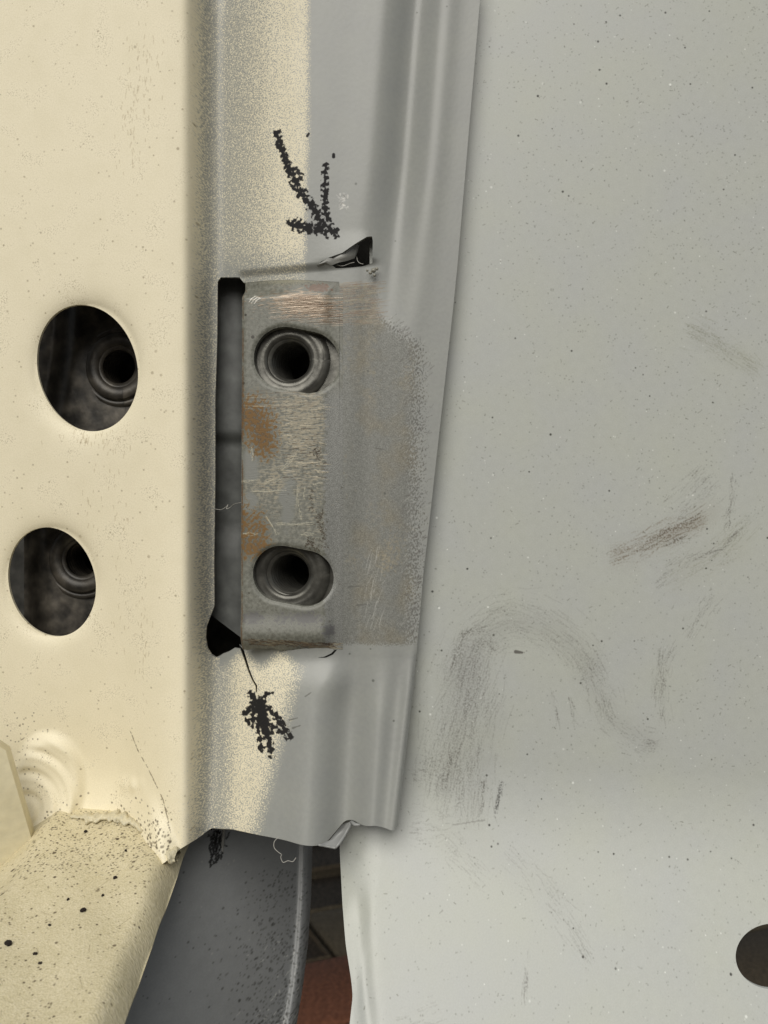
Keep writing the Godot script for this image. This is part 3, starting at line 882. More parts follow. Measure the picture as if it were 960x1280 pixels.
	# fine light hooks and lines, dark flaking along the filler's edge
	for l in [[372, 610, 372, 634], [380, 610, 380, 624], [373, 636, 377, 648], [346, 655, 392, 654], [300, 602, 320, 600], [315, 615, 360, 612], [352, 588, 372, 563], [330, 604, 352, 598], [376, 668, 394, 667], [303, 668, 322, 668], [334, 645, 347, 668], [392, 604, 402, 604], [313, 560, 316, 576]]:
		for n in 3:
			var mx: float = (l[0] + l[2]) * 0.5 + rng.randf_range(-2.5, 2.5); var my: float = (l[1] + l[3]) * 0.5 + rng.randf_range(-2.5, 2.5)
			p.stroke(q2.call([l[0] + rng.randf_range(-2, 2), l[1] + rng.randf_range(-2, 2), mx, my, l[2] + rng.randf_range(-2, 2), l[3] + rng.randf_range(-2, 2)]), 0.00011, 0.00007, Color(0.70, 0.68, 0.60), 0.6, 0.55, 40.0)
	for l in [[390, 560, 400, 566], [392, 566, 402, 576], [398, 632, 403, 660], [396, 650, 405, 672], [388, 676, 396, 690], [390, 610, 391, 640], [399, 640, 405, 690], [384, 680, 390, 676]]:
		for n in 22:
			var tt := rng.randf(); var x: float = lerpf(l[0], l[2], tt) + rng.randfn() * 2.4; var y: float = lerpf(l[1], l[3], tt) + rng.randfn() * 2.4
			p.stroke(q2.call([x, y, x + rng.randf_range(-3, 3), y + rng.randf_range(-3, 3)]), 0.00022, 0.00010, Color(0.25, 0.22, 0.17), rng.randf_range(0.3, 0.8), 0.55, -50.0)
	# grime in the fold of the lip
	for n in 90:
		var x := rng.randf_range(304, 414)
		p.stroke(q2.call([x, 800.0 + (x - 304) * 0.05 + rng.randf_range(-3, 6), x + rng.randf_range(6, 24), 801.0 + (x - 304) * 0.05 + rng.randf_range(-3, 6)]), 0.00020, 0.00012, [Color(0.26, 0.21, 0.17), Color(0.42, 0.34, 0.26), Color(0.56, 0.53, 0.45)][n % 3], 0.6, 0.5)
	for n in 260:
		p.dot(p.x0 + rng.randf() * p.w * p.d, p.y1 - rng.randf() * p.h * p.d, rng.randf_range(0.00006, 0.00026), Color(0.27, 0.26, 0.22), rng.randf_range(0.2, 0.6), -20.0)
	for q in [[315, 420, 1.8], [303, 478, 1.6], [306, 392, 1.2]]:
		var c := pad_xy(q[0], q[1])
		p.dot(c.x, c.y, q[2] * S * 1.2, Color(0.2, 0.19, 0.16), 0.9)
	# brown edge facing the slot
	for n in 60:
		var y := rng.randf_range(350, 800)
		p.stroke(q2.call([302.2, y, 302.6, y + rng.randf_range(4, 22)]), 0.00022, 0.00016, Color(0.38, 0.30, 0.23), 0.5, 0.4)
	return p

func hinge_pad(root: Node3D, off: Vector3) -> void:
	var p := paint_pad()
	var mat := p.material(0.13, 0.0, 0.5)
	var slots: Array[PackedVector2Array] = []
	var centres := [[stadium(Vector2(355, 446), Vector2(385, 452), 39.0), 367.0, 450.0], [stadium(Vector2(351, 717), Vector2(382, 723), 35.0), 366.0, 717.0]]
	for s in centres:
		var o := PackedVector2Array()
		for a in s[0]: o.append(pad_xy(a.x, a.y))
		slots.append(o)
	var cx := steps(301.0, 428.5, 1.6, [])
	var ry := steps(334.0, 815.5, 1.6, [[404, 494, 1.2], [682, 760, 1.2]])
	var nc := cx.size(); var nr := ry.size()
	var v := PackedVector3Array(); var uv := PackedVector2Array(); var sd := PackedFloat32Array()
	for r in nr:
		for c in nc:
			var q := pad_xy(cx[c], ry[r])
			var d := minf(sd_poly(q, slots[0]) if ry[r] < 520 else 1.0, sd_poly(q, slots[1]) if ry[r] > 650 else 1.0)
			var roll := 0.0005 * pow(clampf(1.0 - d / 0.0011, 0.0, 1.0), 2.0)
			v.append(Vector3(q.x, q.y, pad_z(cx[c], ry[r]) - roll) + off)
			uv.append(p.uv(q.x, q.y))
			sd.append(minf(d, (812.5 + 1.4 * sin(cx[c] * 0.11) + 0.8 * sin(cx[c] * 0.31) - ry[r]) * S))
	var m := sheet(nc, nr, v, uv, sd)
	for n in 2:
		var pts := PackedVector3Array(); var us := PackedVector2Array()
		for i in slots[n].size():
			var a: Vector2 = centres[n][0][i]
			pts.append(Vector3(slots[n][i].x, slots[n][i].y, pad_z(a.x, a.y) - 0.0005) + off); us.append(p.uv(slots[n][i].x, slots[n][i].y))
		edge_strip(m, pts, us, Vector3(0, 0, -0.0030), true)
	var side := PackedVector3Array(); var us2 := PackedVector2Array()
	for k in 120:
		var py := 346.0 + k * 3.9
		var q := pad_xy(301.0, py)
		side.append(Vector3(q.x, q.y, pad_z(301.0, py)) + off); us2.append(p.uv(q.x + 0.0001, q.y))
	edge_strip(m, side, us2, Vector3(0, 0, -0.0022), false)
	var pad := put("hinge_pad", m, mat, root)
	tag(pad, "scraped, rust-stained hinge mounting pad with two oval bolt slots", "")
	# the loose nut plates behind the slots
	var steel := plain(Color(0.44, 0.435, 0.41), 0.33, 0.6, 0.06, 0.03, 0.2)
	for n in 2:
		var holder := MeshInstance3D.new()
		var z := pad_z(365.0, centres[n][2]) - 0.0032
		var at := P(centres[n][1] - 6.0, centres[n][2], z)
		holder.name = "threaded_nut"
		pad.add_child(holder, true)
		holder.position = at + off
		holder.rotation = Vector3(deg_to_rad(-2.0 if n == 0 else 2.0), deg_to_rad(-4.0), 0)
		var prof := PackedVector2Array([Vector2(0.0108, -0.004), Vector2(0.0106, -0.0002), Vector2(0.0092, -0.0003), Vector2(0.0090, -0.0002), Vector2(0.0078, -0.00018), Vector2(0.0076, -0.00026), Vector2(0.0069, -0.00022), Vector2(0.0060, -0.0002), Vector2(0.0056, -0.0009)])
		var nm := lathe(prof, 64)
		var bore := PackedVector2Array()
		for k in 90: bore.append(Vector2(0.0047, -0.0009 - k * 0.00016))
		bore[0].x = 0.0055
		lathe(bore, 64, 0.0008, 0.0015, nm, 0.20)
		lathe(PackedVector2Array([Vector2(0.0056, -0.0152), Vector2(0.0056, -0.030), Vector2(0.0001, -0.030)]), 24, 0, 0, nm, 0.20)
		# the flat plate round the bore
		var bv := PackedVector3Array(); var buv := PackedVector2Array(); var bsd := PackedFloat32Array()
		for r in 40:
			for c in 40:
				var q := Vector2(lerpf(-0.0108, 0.0133, c / 39.0), lerpf(0.0105, -0.0105, r / 39.0))
				bv.append(Vector3(q.x, q.y, -0.0011 + 0.0001 * sin(q.x * 900.0))); buv.append(q); bsd.append(q.length() - 0.0090)
		var bm := sheet(40, 40, bv, buv, bsd)
		var bst := SurfaceTool.new()
		bst.append_from(bm, 0, Transform3D())
		bst.commit(nm)
		holder.mesh = nm
		holder.material_override = steel

# ---------------------------------------------------------------- inside of the pillar
func pillar_inside(root: Node3D, off: Vector3) -> void:
	var dark := plain(Color(0.40, 0.395, 0.375), 0.55, 0.0, 0.06, 0.02, 0.25)
	var box := ArrayMesh.new()
	var zf := -0.0165; var zb := -0.050
	var l := (-70.0 - 480.0) * S * 1.1; var rr := -0.0018; var t := 0.142; var b := -0.0745
	var walls := [[Vector3(l, b, zb - 0.001), Vector3(rr, t, zb)], [Vector3(l - 0.001, b, zb), Vector3(l, t, zf)], [Vector3(rr, b, zb), Vector3(rr + 0.001, t, zf + 0.004)], [Vector3(l, t, zb), Vector3(rr, t + 0.001, zf + 0.004)], [Vector3(l, b - 0.001, zb), Vector3(rr, b, -0.027)]]
	var st := SurfaceTool.new()
	for w in walls:
		var bm := BoxMesh.new()
		bm.size = w[1] - w[0]
		st.append_from(bm, 0, Transform3D(Basis(), (w[0] + w[1]) / 2 + off))
	st.commit(box)
	put("inner_shell", box, dark, root)
	# reinforcement plate behind the access holes, with two threaded bosses
	var z := -0.0245
	var inner_mat := plain(Color(0.43, 0.405, 0.365), 0.40, 0.2, 0.08, 0.02, 0.4)
	var rv := PackedVector3Array(); var ruv := PackedVector2Array(); var rsd := PackedFloat32Array()
	for r in 150:
		for c in 60:
			var a := P(30.0 + c * 3.5, 300.0 + r * 4.0, z)
			var left := (30.0 + c * 3.5) - (66.0 - 0.06 * r * 4.0 + 10.0 * sin(r * 0.05))
			a.z -= 0.006 * pow(clampf(1.0 - left / 30.0, 0.0, 1.0), 2.0)
			a = P(30.0 + c * 3.5, 300.0 + r * 3.6, a.z)
			rv.append(a + off); ruv.append(Vector2(a.x, a.y))
			rsd.append(minf((a - P(150, 459, z)).length(), (a - P(104, 699, z)).length()) - 0.0088)
	var plate_ := put("reinforcement_plate", sheet(60, 150, rv, ruv, rsd), inner_mat, root)
	for q in [[150.0, 459.0], [104.0, 699.0]]:
		var holder := MeshInstance3D.new()
		holder.name = "threaded_boss"
		plate_.add_child(holder, true)
		holder.position = P(q[0], q[1], z) + off
		holder.rotation = Vector3(0, deg_to_rad(-6.0), 0)
		var m := lathe(PackedVector2Array([Vector2(0.0112, -0.0006), Vector2(0.0108, 0.0006), Vector2(0.0098, 0.0008), Vector2(0.0094, 0.0004), Vector2(0.0092, 0.0014), Vector2(0.0088, 0.0018), Vector2(0.0064, 0.0018), Vector2(0.0056, 0.0010)]), 56)
		var bore := PackedVector2Array()
		for k in 70: bore.append(Vector2(0.0046, 0.0010 - k * 0.00018))
		bore[0].x = 0.0056
		lathe(bore, 56, 0.0009, 0.0016, m)
		lathe(PackedVector2Array([Vector2(0.0056, -0.0112), Vector2(0.0056, -0.026), Vector2(0.0001, -0.026)]), 20, 0, 0, m)
		holder.mesh = m
		holder.material_override = inner_mat
	# folded inner flange seen through the long slot
	var v := PackedVector3Array(); var uv := PackedVector2Array(); var sd := PackedFloat32Array()
	var nc := 16; var nr := 130
	for r in nr:
		var py := 300.0 + r * 4.0
		for c in nc:
			var px := 236.0 + c * 6.0
			var zz := -0.0200 - 0.0016 * sm(540.0, 556.0, py) * (1.0 - sm(650.0, 700.0, py)) - 0.0012 * sm(296.0, 318.0, px) - 0.0004 * sin(py * 0.02)
			v.append(P(px, py, zz) + off); uv.append(Vector2(px, py) * 0.01)
			sd.append((772.0 + (px - 268.0) * 0.75) - py)
	put("inner_flange", sheet(nc, nr, v, uv, sd), plain(Color(0.42, 0.43, 0.42), 0.5, 0.0, 0.05, 0.02, 0.15), root)

# ---------------------------------------------------------------- fender
var fen_left: PackedFloat32Array
func fen_z(px: float, py: float) -> float:
	var z := -8.0 - 0.0045 * (px - 560.0)
	# the panel leans back above a soft crease and comes forward below it
	var cr := 948.0 + (px - 520.0) * 0.05
	var dn := py - cr
	if dn > 0.0: z += 0.125 * (dn * dn / 280.0 if dn < 140.0 else dn - 70.0)
	if py > 985.0 and px < 520.0:
		var e := px - look(fen_left, 980, py)
		var w := lerpf(52.0, 17.0, sm(1050.0, 1215.0, py))
		z -= 5.0 * pow(clampf(1.0 - e / w, 0.0, 1.0), 1.7) * sm(985.0, 1050.0, py) * lerpf(1.0, 0.55, sm(1080.0, 1240.0, py))
		z += 2.2 * pow(clampf(1.0 - e / 14.0, 0.0, 1.0), 1.5) * sm(1085.0, 1160.0, py)
		z -= 1.4 * gau(e, 24.0, 10.0) * sm(1080.0, 1130.0, py) * (1.0 - sm(1200.0, 1260.0, py))
	return z * 0.001
const FK := -0.0080
func fen_xy(px: float, py: float) -> Vector2:
	var k := kz(FK)
	return Vector2((px - 480.0) * k, (640.0 - py) * k)
func fen_line(l: Array) -> PackedVector2Array:
	var o := PackedVector2Array()
	for q in l: o.append(fen_xy(q.x, q.y))
	return o

func paint_fender() -> Paint:
	var a := fen_xy(412, 1325); var b := fen_xy(1000, -40)
	var p := Paint.new(a.x, b.x, a.y, b.y, 0.00016)
	var w := p.w; var h := p.h
	var fine := noise(w, h, 0.36, 51)
	var mid := noise(w, h, 0.06, 52, 4)
	var broad := noise(w, h, 0.006, 53, 3)
	p.drop = noise(w, h, 0.24, 54, 3)
	for t in w * h:
		var f := fine[t] / 255.0 - 0.5; var m := mid[t] / 255.0 - 0.5; var br := broad[t] / 255.0 - 0.5
		var g := 0.705 + f * 0.030 + m * 0.014
		p.rgb[3 * t] = int((g - 0.006 + br * 0.010) * 255.0); p.rgb[3 * t + 1] = int((g + 0.004 + br * 0.010) * 255.0); p.rgb[3 * t + 2] = int((g - 0.019 - br * 0.012) * 255.0)
		p.high[t] = int(128.0 + f * 40.0 + m * 26.0)
		p.gloss[t] = int((0.40 + m * 0.10) * 255.0)
	# overspray dust: dark and light specks, finer ones by far the most
	for k in 9500:
		var x := rng.randf(); var y := rng.randf()
		if rng.randf() > 0.35 + 0.65 * x * (1.2 - y): continue
		var q := fen_xy(430 + x * 560, -30 + y * 1340)
		if rng.randf() < 0.10:
			var s := Vector2(rng.randf_range(-2, 4), rng.randf_range(-3, 2)) * S
			p.stroke(PackedVector2Array([q, q + Vector2(s.x, -s.y)]), 0.00012, 0.00010, Color(0.40, 0.40, 0.36), rng.randf_range(0.2, 0.6))
		else: p.dot(q.x, q.y, rng.randf_range(0.00007, 0.00018), Color(0.38, 0.385, 0.355), rng.randf_range(0.2, 0.6))
	for k in 80:
		var q := fen_xy(rng.randf_range(520, 965), rng.randf_range(0, 1280))
		p.dot(q.x, q.y, rng.randf_range(0.00014, 0.00028), Color(0.12, 0.12, 0.10), rng.randf_range(0.5, 0.95))
	for k in 420:
		var q := fen_xy(rng.randf_range(520, 965), rng.randf_range(0, 1290))
		p.dot(q.x, q.y, rng.randf_range(0.00008, 0.00016) * (2.0 if k % 14 == 0 else 1.0), Color(0.93, 0.94, 0.92), rng.randf_range(0.3, 0.9), 60.0)
	# scuffs: [path, spread, count, length, colour, strength]
	var soot := Color(0.36, 0.35, 0.33); var brown := Color(0.40, 0.35, 0.29); var olive := Color(0.47, 0.47, 0.40)
	for sm_ in [[[Vector2(880, 420), Vector2(945, 458)], 16, 0.16, olive], [[Vector2(780, 695), Vector2(850, 662), Vector2(890, 640)], 22, 0.20, Color(0.50, 0.46, 0.40)], [[Vector2(835, 672), Vector2(878, 652)], 11, 0.32, Color(0.42, 0.37, 0.31)], [[Vector2(850, 715), Vector2(920, 680)], 26, 0.16, Color(0.55, 0.53, 0.46)], [[Vector2(572, 850), Vector2(590, 805), Vector2(640, 776), Vector2(690, 788), Vector2(740, 830)], 24, 0.15, soot], [[Vector2(590, 830), Vector2(562, 980)], 26, 0.15, soot], [[Vector2(615, 900), Vector2(590, 1010)], 24, 0.12, soot], [[Vector2(735, 840), Vector2(765, 900), Vector2(815, 930)], 20, 0.13, soot], [[Vector2(570, 1040), Vector2(690, 1100)], 26, 0.07, soot]]:
		p.stroke(fen_line(sm_[0]), sm_[1] * S * 1.25, sm_[1] * S, sm_[3], sm_[2] * 0.55, 0.30, 0.0, -1.0, 1.1)
	scuff(p, [Vector2(868, 412), Vector2(905, 430), Vector2(950, 462)], 16, 110, 26, olive, 0.26)
	scuff(p, [Vector2(770, 695), Vector2(810, 680), Vector2(850, 660), Vector2(884, 645)], 15, 190, 22, brown, 0.30)
	scuff(p, [Vector2(800, 690), Vector2(830, 667), Vector2(850, 659), Vector2(874, 650)], 6.0, 60, 26, Color(0.32, 0.28, 0.23), 0.36)
	scuff(p, [Vector2(835, 680), Vector2(862, 670)], 3.5, 20, 16, Color(0.30, 0.27, 0.23), 0.40)
	scuff(p, [Vector2(850, 640), Vector2(880, 610), Vector2(890, 600)], 26, 90, 16, soot, 0.24)
	scuff(p, [Vector2(918, 595), Vector2(917, 630), Vector2(910, 660)], 5, 34, 16, soot, 0.36)
	scuff(p, [Vector2(872, 698), Vector2(900, 688), Vector2(926, 664)], 3, 34, 20, soot, 0.36)
	scuff(p, [Vector2(840, 720), Vector2(900, 690), Vector2(940, 650)], 16, 80, 26, olive, 0.26)
	scuff(p, [Vector2(825, 730), Vector2(860, 700)], 10, 26, 22, soot, 0.20)
	scuff(p, [Vector2(860, 800), Vector2(880, 765), Vector2(895, 745)], 13, 46, 14, soot, 0.28)
	scuff(p, [Vector2(830, 900), Vector2(828, 850), Vector2(845, 810)], 12, 60, 20, soot, 0.22)
	scuff(p, [Vector2(575, 850), Vector2(588, 805), Vector2(615, 780), Vector2(650, 770), Vector2(690, 785), Vector2(725, 815)], 30, 330, 26, soot, 0.16)
	scuff(p, [Vector2(565, 835), Vector2(580, 795), Vector2(605, 780)], 6, 60, 14, soot, 0.32)
	scuff(p, [Vector2(585, 800), Vector2(605, 800), Vector2(620, 812)], 14, 50, 16, soot, 0.24)
	scuff(p, [Vector2(590, 820), Vector2(570, 890), Vector2(548, 985)], 30, 280, 60, soot, 0.18)
	scuff(p, [Vector2(612, 870), Vector2(590, 940), Vector2(582, 1010)], 28, 150, 44, soot, 0.20)
	scuff(p, [Vector2(626, 985), Vector2(619, 1012)], 2.4, 34, 18, Color(0.28, 0.28, 0.27), 0.42)
	scuff(p, [Vector2(564, 940), Vector2(558, 985)], 3, 26, 18, soot, 0.38)
	scuff(p, [Vector2(605, 980), Vector2(600, 1015)], 3, 24, 16, soot, 0.36)
	scuff(p, [Vector2(690, 870), Vector2(698, 905)], 3, 14, 20, soot, 0.30)
	scuff(p, [Vector2(712, 875), Vector2(718, 903)], 3, 12, 18, soot, 0.28)
	scuff(p, [Vector2(725, 815), Vector2(745, 850), Vector2(760, 895)], 20, 130, 18, soot, 0.22)
	scuff(p, [Vector2(760, 900), Vector2(800, 930), Vector2(820, 930)], 16, 80, 14, soot, 0.26)
	scuff(p, [Vector2(830, 820), Vector2(826, 870)], 8, 40, 26, soot, 0.22)
	scuff(p, [Vector2(520, 960), Vector2(560, 975)], 26, 90, 8, soot, 0.28)
	scuff(p, [Vector2(560, 1050), Vector2(600, 1085)], 18, 50, 18, soot, 0.18)
	scuff(p, [Vector2(640, 1060), Vector2(690, 1110), Vector2(720, 1160)], 14, 70, 26, soot, 0.18)
	scuff(p, [Vector2(648, 1155), Vector2(640, 1195)], 4, 14, 20, soot, 0.28)
	scuff(p, [Vector2(500, 1215), Vector2(540, 1205)], 14, 22, 16, soot, 0.2)
	scuff(p, [Vector2(515, 1030), Vector2(560, 1030)], 26, 110, 10, soot, 0.18)
	p.stroke(fen_line([Vector2(645, 815), Vector2(653, 816)]), 0.0005, 0.0003, soot, 0.85)
	p.stroke(fen_line([Vector2(565, 1027), Vector2(605, 1022)]), 0.0002, 0.0002, soot, 0.3, 0.4)
	return p

func scuff(p: Paint, path: Array, spread: float, count: int, length: float, c: Color, strength: float) -> void:
	var n := path.size() - 1
	for k in count:
		var t := rng.randf() * n
		var lat := rng.randfn() * spread * 0.55
		var len := length * rng.randf_range(0.35, 1.2)
		var i := mini(int(t), n - 1)
		var q: Vector2 = path[i].cubic_interpolate(path[i + 1], path[maxi(i - 1, 0)], path[mini(i + 2, n)], t - i)
		var dir: Vector2 = path[i + 1] - path[i]
		if i + 2 <= n: dir = dir.lerp(path[i + 2] - path[i + 1], clampf(t - i - 0.5, 0.0, 0.5))
		if i > 0: dir = dir.lerp(path[i] - path[i - 1], clampf(0.5 - (t - i), 0.0, 0.5))
		dir = dir.normalized().rotated(rng.randfn() * 0.10)
		q += Vector2(-dir.y, dir.x) * lat - dir * len * 0.5
		var bend := rng.randfn() * 0.12
		var pts := PackedVector2Array()
		for s in 4:
			pts.append(fen_xy(q.x, q.y))
			q += dir * len / 3.0
			dir = dir.rotated(bend)
		p.stroke(pts, rng.randf_range(0.00010, 0.00024), rng.randf_range(0.00006, 0.00014), c, strength * rng.randf_range(0.15, 0.85), rng.randf_range(0.5, 0.95), 0.0, -1.0, 0.7)

func fender() -> void:
	fen_left = table([[980, 424], [1040, 424], [1070, 425], [1130, 428], [1180, 432], [1225, 439], [1245, 441], [1280, 437], [1330, 433]], 980, 1330, 5)
	var root := thing("fender_panel", Vector3(0.05, -0.13, -0.008), "light grey speckled fender panel with scuff marks and a round hole", "car fender")
	var off := -root.position
	var p := paint_fender()
	var mat := p.material(0.055)
	var hole := oval(966, 1195.5, 46.5, 41.0, 0.0)
	var k0 := kz(FK)
	var hw := PackedVector2Array()
	for i in hole.size():
		# the sheet's own point that is seen at this pixel
		var q := hole[i]; var b := q
		for it in 8: b = Vector2(480.0, 640.0) + (q - Vector2(480.0, 640.0)) * (kz(fen_z(b.x, b.y)) / k0)
		hole[i] = b
		hw.append(Vector2((b.x - 480.0) * k0, (640.0 - b.y) * k0))
	var cx := steps(414.0, 1010.0, 4.0, [[414, 490, 2.0], [905, 1010, 2.5]])
	var ry := steps(-45.0, 1330.0, 5.0, [[970, 1120, 2.5], [1120, 1260, 3.0]])
	var nc := cx.size(); var nr := ry.size()
	var v := PackedVector3Array(); var uv := PackedVector2Array(); var sd := PackedFloat32Array()
	for r in nr:
		for c in nc:
			var x := (cx[c] - 480.0) * k0; var y := (640.0 - ry[r]) * k0
			var z := fen_z(cx[c], ry[r])
			# the pixel this point is really seen at, so that the left edge lies where it should
			v.append(Vector3(x, y, z) + off); uv.append(p.uv(x, y))
			var kk := kz(z)
			var qx := 480.0 + x / kk; var qy := 640.0 - y / kk
			var s := (qx - look(fen_left, 980, qy)) * S if qy > 1020.0 else (qx - 462.0) * S
			if cx[c] > 880.0 and ry[r] > 1120.0: s = minf(s, sd_poly(Vector2(x, y), hw))
			sd.append(s)
	var m := sheet(nc, nr, v, uv, sd)
	var pts := PackedVector3Array(); var us := PackedVector2Array()
	for i in hw.size():
		pts.append(Vector3(hw[i].x, hw[i].y, fen_z(hole[i].x, hole[i].y)) + off); us.append(p.uv(hw[i].x, hw[i].y))
	edge_strip(m, pts, us, Vector3(0, 0, -0.0010), true)
	put("fender_skin", m, mat, root)

# ---------------------------------------------------------------- sill
const SILL_X := -0.0515
func sill_y(x: float, z: float) -> float:
	var y := -0.0843 - 0.225 * z - 0.0047 * clampf((-0.0875 - x) / 0.0075, 0.0, 1.6) + 0.0006 * sin(x * 300.0) * sin(z * 160.0)
	var e := SILL_X - x - 0.00025 * sin(z * 240.0)
	if e < 0.0055: y -= 0.0065 * pow(clampf(1.0 - e / 0.0055, 0.0, 1.0), 2.2)
	return y

func paint_sill() -> Paint:
	# laid out over x (across) and z (towards the camera)
	var p := Paint.new(-0.165, SILL_X + 0.001, -0.092, 0.032, 0.00016)
	var w := p.w; var h := p.h
	var fine := noise(w, h, 0.30, 71)
	var mid := noise(w, h, 0.09, 72, 3)
	var broad := noise(w, h, 0.014, 73, 3)
	p.drop = noise(w, h, 0.25, 74, 2)
	for t in w * h:
		var f := fine[t] / 255.0 - 0.5; var m := mid[t] / 255.0 - 0.5; var b := broad[t] / 255.0 - 0.5
		var v := f * 0.10 + m * 0.05 + b * 0.04
		p.rgb[3 * t] = clampi(int((0.80 + v) * 255.0), 0, 255); p.rgb[3 * t + 1] = clampi(int((0.76 + v) * 255.0), 0, 255); p.rgb[3 * t + 2] = clampi(int((0.635 + v * 1.2) * 255.0), 0, 255)
		p.high[t] = clampi(int(128.0 + f * 110.0 + m * 70.0), 0, 255)
		p.gloss[t] = 165
	for k in 1500:
		var z := 0.075 - 0.088 * pow(rng.randf(), 0.75)
		var x := SILL_X - 0.002 - rng.randf() * 0.10
		var big: bool = rng.randf() < 0.06
		p.dot(x, -z, rng.randf_range(0.00008, 0.00026) * (1.9 if big else 1.0), Color(0.27, 0.23, 0.17), rng.randf_range(0.35, 0.9), -40.0)
	for k in 900:
		var x := SILL_X - 0.004 - rng.randf() * 0.035
		p.dot(x, -(-0.018 + 0.028 * pow(rng.randf(), 1.1)), rng.randf_range(0.00008, 0.00024), Color(0.25, 0.22, 0.17), rng.randf_range(0.3, 0.85), -40.0)
	for k in 60:
		var q := Vector2(SILL_X - 0.003 - rng.randf() * 0.09, -rng.randf_range(0.0, 0.07))
		p.stroke(PackedVector2Array([q, q + Vector2(rng.randf_range(-0.003, 0.003), -rng.randf_range(0.001, 0.005))]), 0.0001, 0.00008, Color(0.45, 0.40, 0.30), 0.4)
	return p

func sill() -> void:
	var root := thing("door_sill", Vector3(-0.08, -0.09, 0.03), "cream oversprayed door sill sprinkled with dark grit, meeting the pillar", "car sill")
	var off := -root.position
	var p := paint_sill()
	var mat := p.material(0.30)
	var nc := 110; var nr := 90
	var v := PackedVector3Array(); var uv := PackedVector2Array(); var sd := PackedFloat32Array()
	for r in nr:
		var z := -0.030 + 0.120 * r / (nr - 1)
		for c in nc:
			var u := float(c) / (nc - 1)
			var x := SILL_X - 0.108 * pow(1.0 - u, 1.6)
			v.append(Vector3(x, sill_y(x, z), z) + off); uv.append(p.uv(x, -z)); sd.append(1.0)
	# rounded shoulder down the outer side
	var m := sheet(nc, nr, v, uv, sd)
	var sv := PackedVector3Array(); var suv := PackedVector2Array(); var si := PackedInt32Array()
	for r in nr:
		var z := -0.030 + 0.120 * r / (nr - 1)
		for c in 6:
			var a := Vector3(SILL_X, sill_y(SILL_X, z), z) + Vector3(-0.0002 * c * c, -0.0008 * c, 0)
			sv.append(a + off); suv.append(p.uv(SILL_X, -z))
	for r in nr - 1:
		for c in 5:
			var a := r * 6 + c
			si.append_array([a, a + 1, a + 6, a + 1, a + 7, a + 6])
	finish(sv, si, suv, m)
	put("sill_skin", m, mat, root)
	# flat patch plate standing in the corner, half under the sealer
	var cream := plain(Color(0.845, 0.81, 0.69), 0.6, 0.0, 0.12, 0.05, 0.05)
	var poly := PackedVector2Array([Vector2(-70, 880), Vector2(-12, 925), Vector2(7, 938), Vector2(40, 1051), Vector2(-10, 1112), Vector2(-70, 1150)])
	var pv := PackedVector3Array(); var puv := PackedVector2Array(); var psd := PackedFloat32Array()
	for r in 70:
		for c in 40:
			var q := Vector2(-60.0 + c * 2.7, 890.0 + r * 3.6)
			pv.append(P(q.x, q.y, -0.0085 + (40.0 - q.x) * 0.00012 - 0.004 * sm(1000.0, 900.0, q.y)) + off); puv.append(q * S); psd.append(-sd_poly(q, poly))
	var pm := sheet(40, 70, pv, puv, psd)
	var pe := PackedVector3Array(); var peu := PackedVector2Array()
	for q in [Vector2(-12, 925), Vector2(7, 938), Vector2(23, 994), Vector2(40, 1051), Vector2(-10, 1112)]: pe.append(P(q.x, q.y, -0.0085 + (40.0 - q.x) * 0.00012 - 0.004 * sm(1000.0, 900.0, q.y)) + off); peu.append(q * S)
	edge_strip(pm, pe, peu, Vector3(-0.0004, 0, -0.004), false)
	put("patch_plate", pm, cream, root)
	# lumpy bead of sealer along the joint, ending in a blob at the corner
	var bead := ArrayMesh.new()
	var path := PackedVector3Array(); var rad := PackedFloat32Array()
	var nz := FastNoiseLite.new(); nz.seed = 5; nz.frequency = 0.05
	for k in 70:
		var t := k / 69.0
		var x := lerpf(-0.084, SILL_X + 0.0002, t)
		var z := lin([[0.0, -0.0150], [0.4, -0.0140], [0.7, -0.0090], [0.9, -0.0020], [1.0, 0.0020]], t) + 0.0014 * nz.get_noise_1d(k * 4.0)
		path.append(Vector3(x, sill_y(minf(x, SILL_X - 0.003), z) + 0.0003, z) + off)
		rad.append(0.0013 * sm(0.0, 0.25, t) + 0.0007 * nz.get_noise_1d(k * 3.0 + 40.0) + 0.0014 * sm(0.80, 0.97, t) * (1.0 - 0.7 * sm(0.97, 1.0, t)) + 0.0003)
	var lump := FastNoiseLite.new(); lump.seed = 9; lump.frequency = 420.0; lump.fractal_octaves = 3
	var bv := PackedVector3Array(); var bi := PackedInt32Array()
	for k in 70:
		for a in 20:
			var t := TAU * a / 20.0
			var c := path[k] + Vector3(0, sin(t) * 0.62, cos(t) * 1.5) * rad[k]
			var n := lump.get_noise_3dv(c)
			bv.append(path[k] + Vector3(0.0004 * n, sin(t) * 0.62, cos(t) * 1.5) * rad[k] * (1.0 + 0.75 * n) + Vector3(0.0006 * n, 0, 0))
	for k in 69:
		for a in 20:
			var q := k * 20 + a; var w2 := k * 20 + (a + 1) % 20
			bi.append_array([q, q + 20, w2, w2, q + 20, w2 + 20])
	bead = finish(bv, bi, PackedVector2Array())
	put("sealer_bead", bead, plain(Color(0.86, 0.825, 0.71), 0.55, 0.0, 0.25, 0.05, 0.08), root)

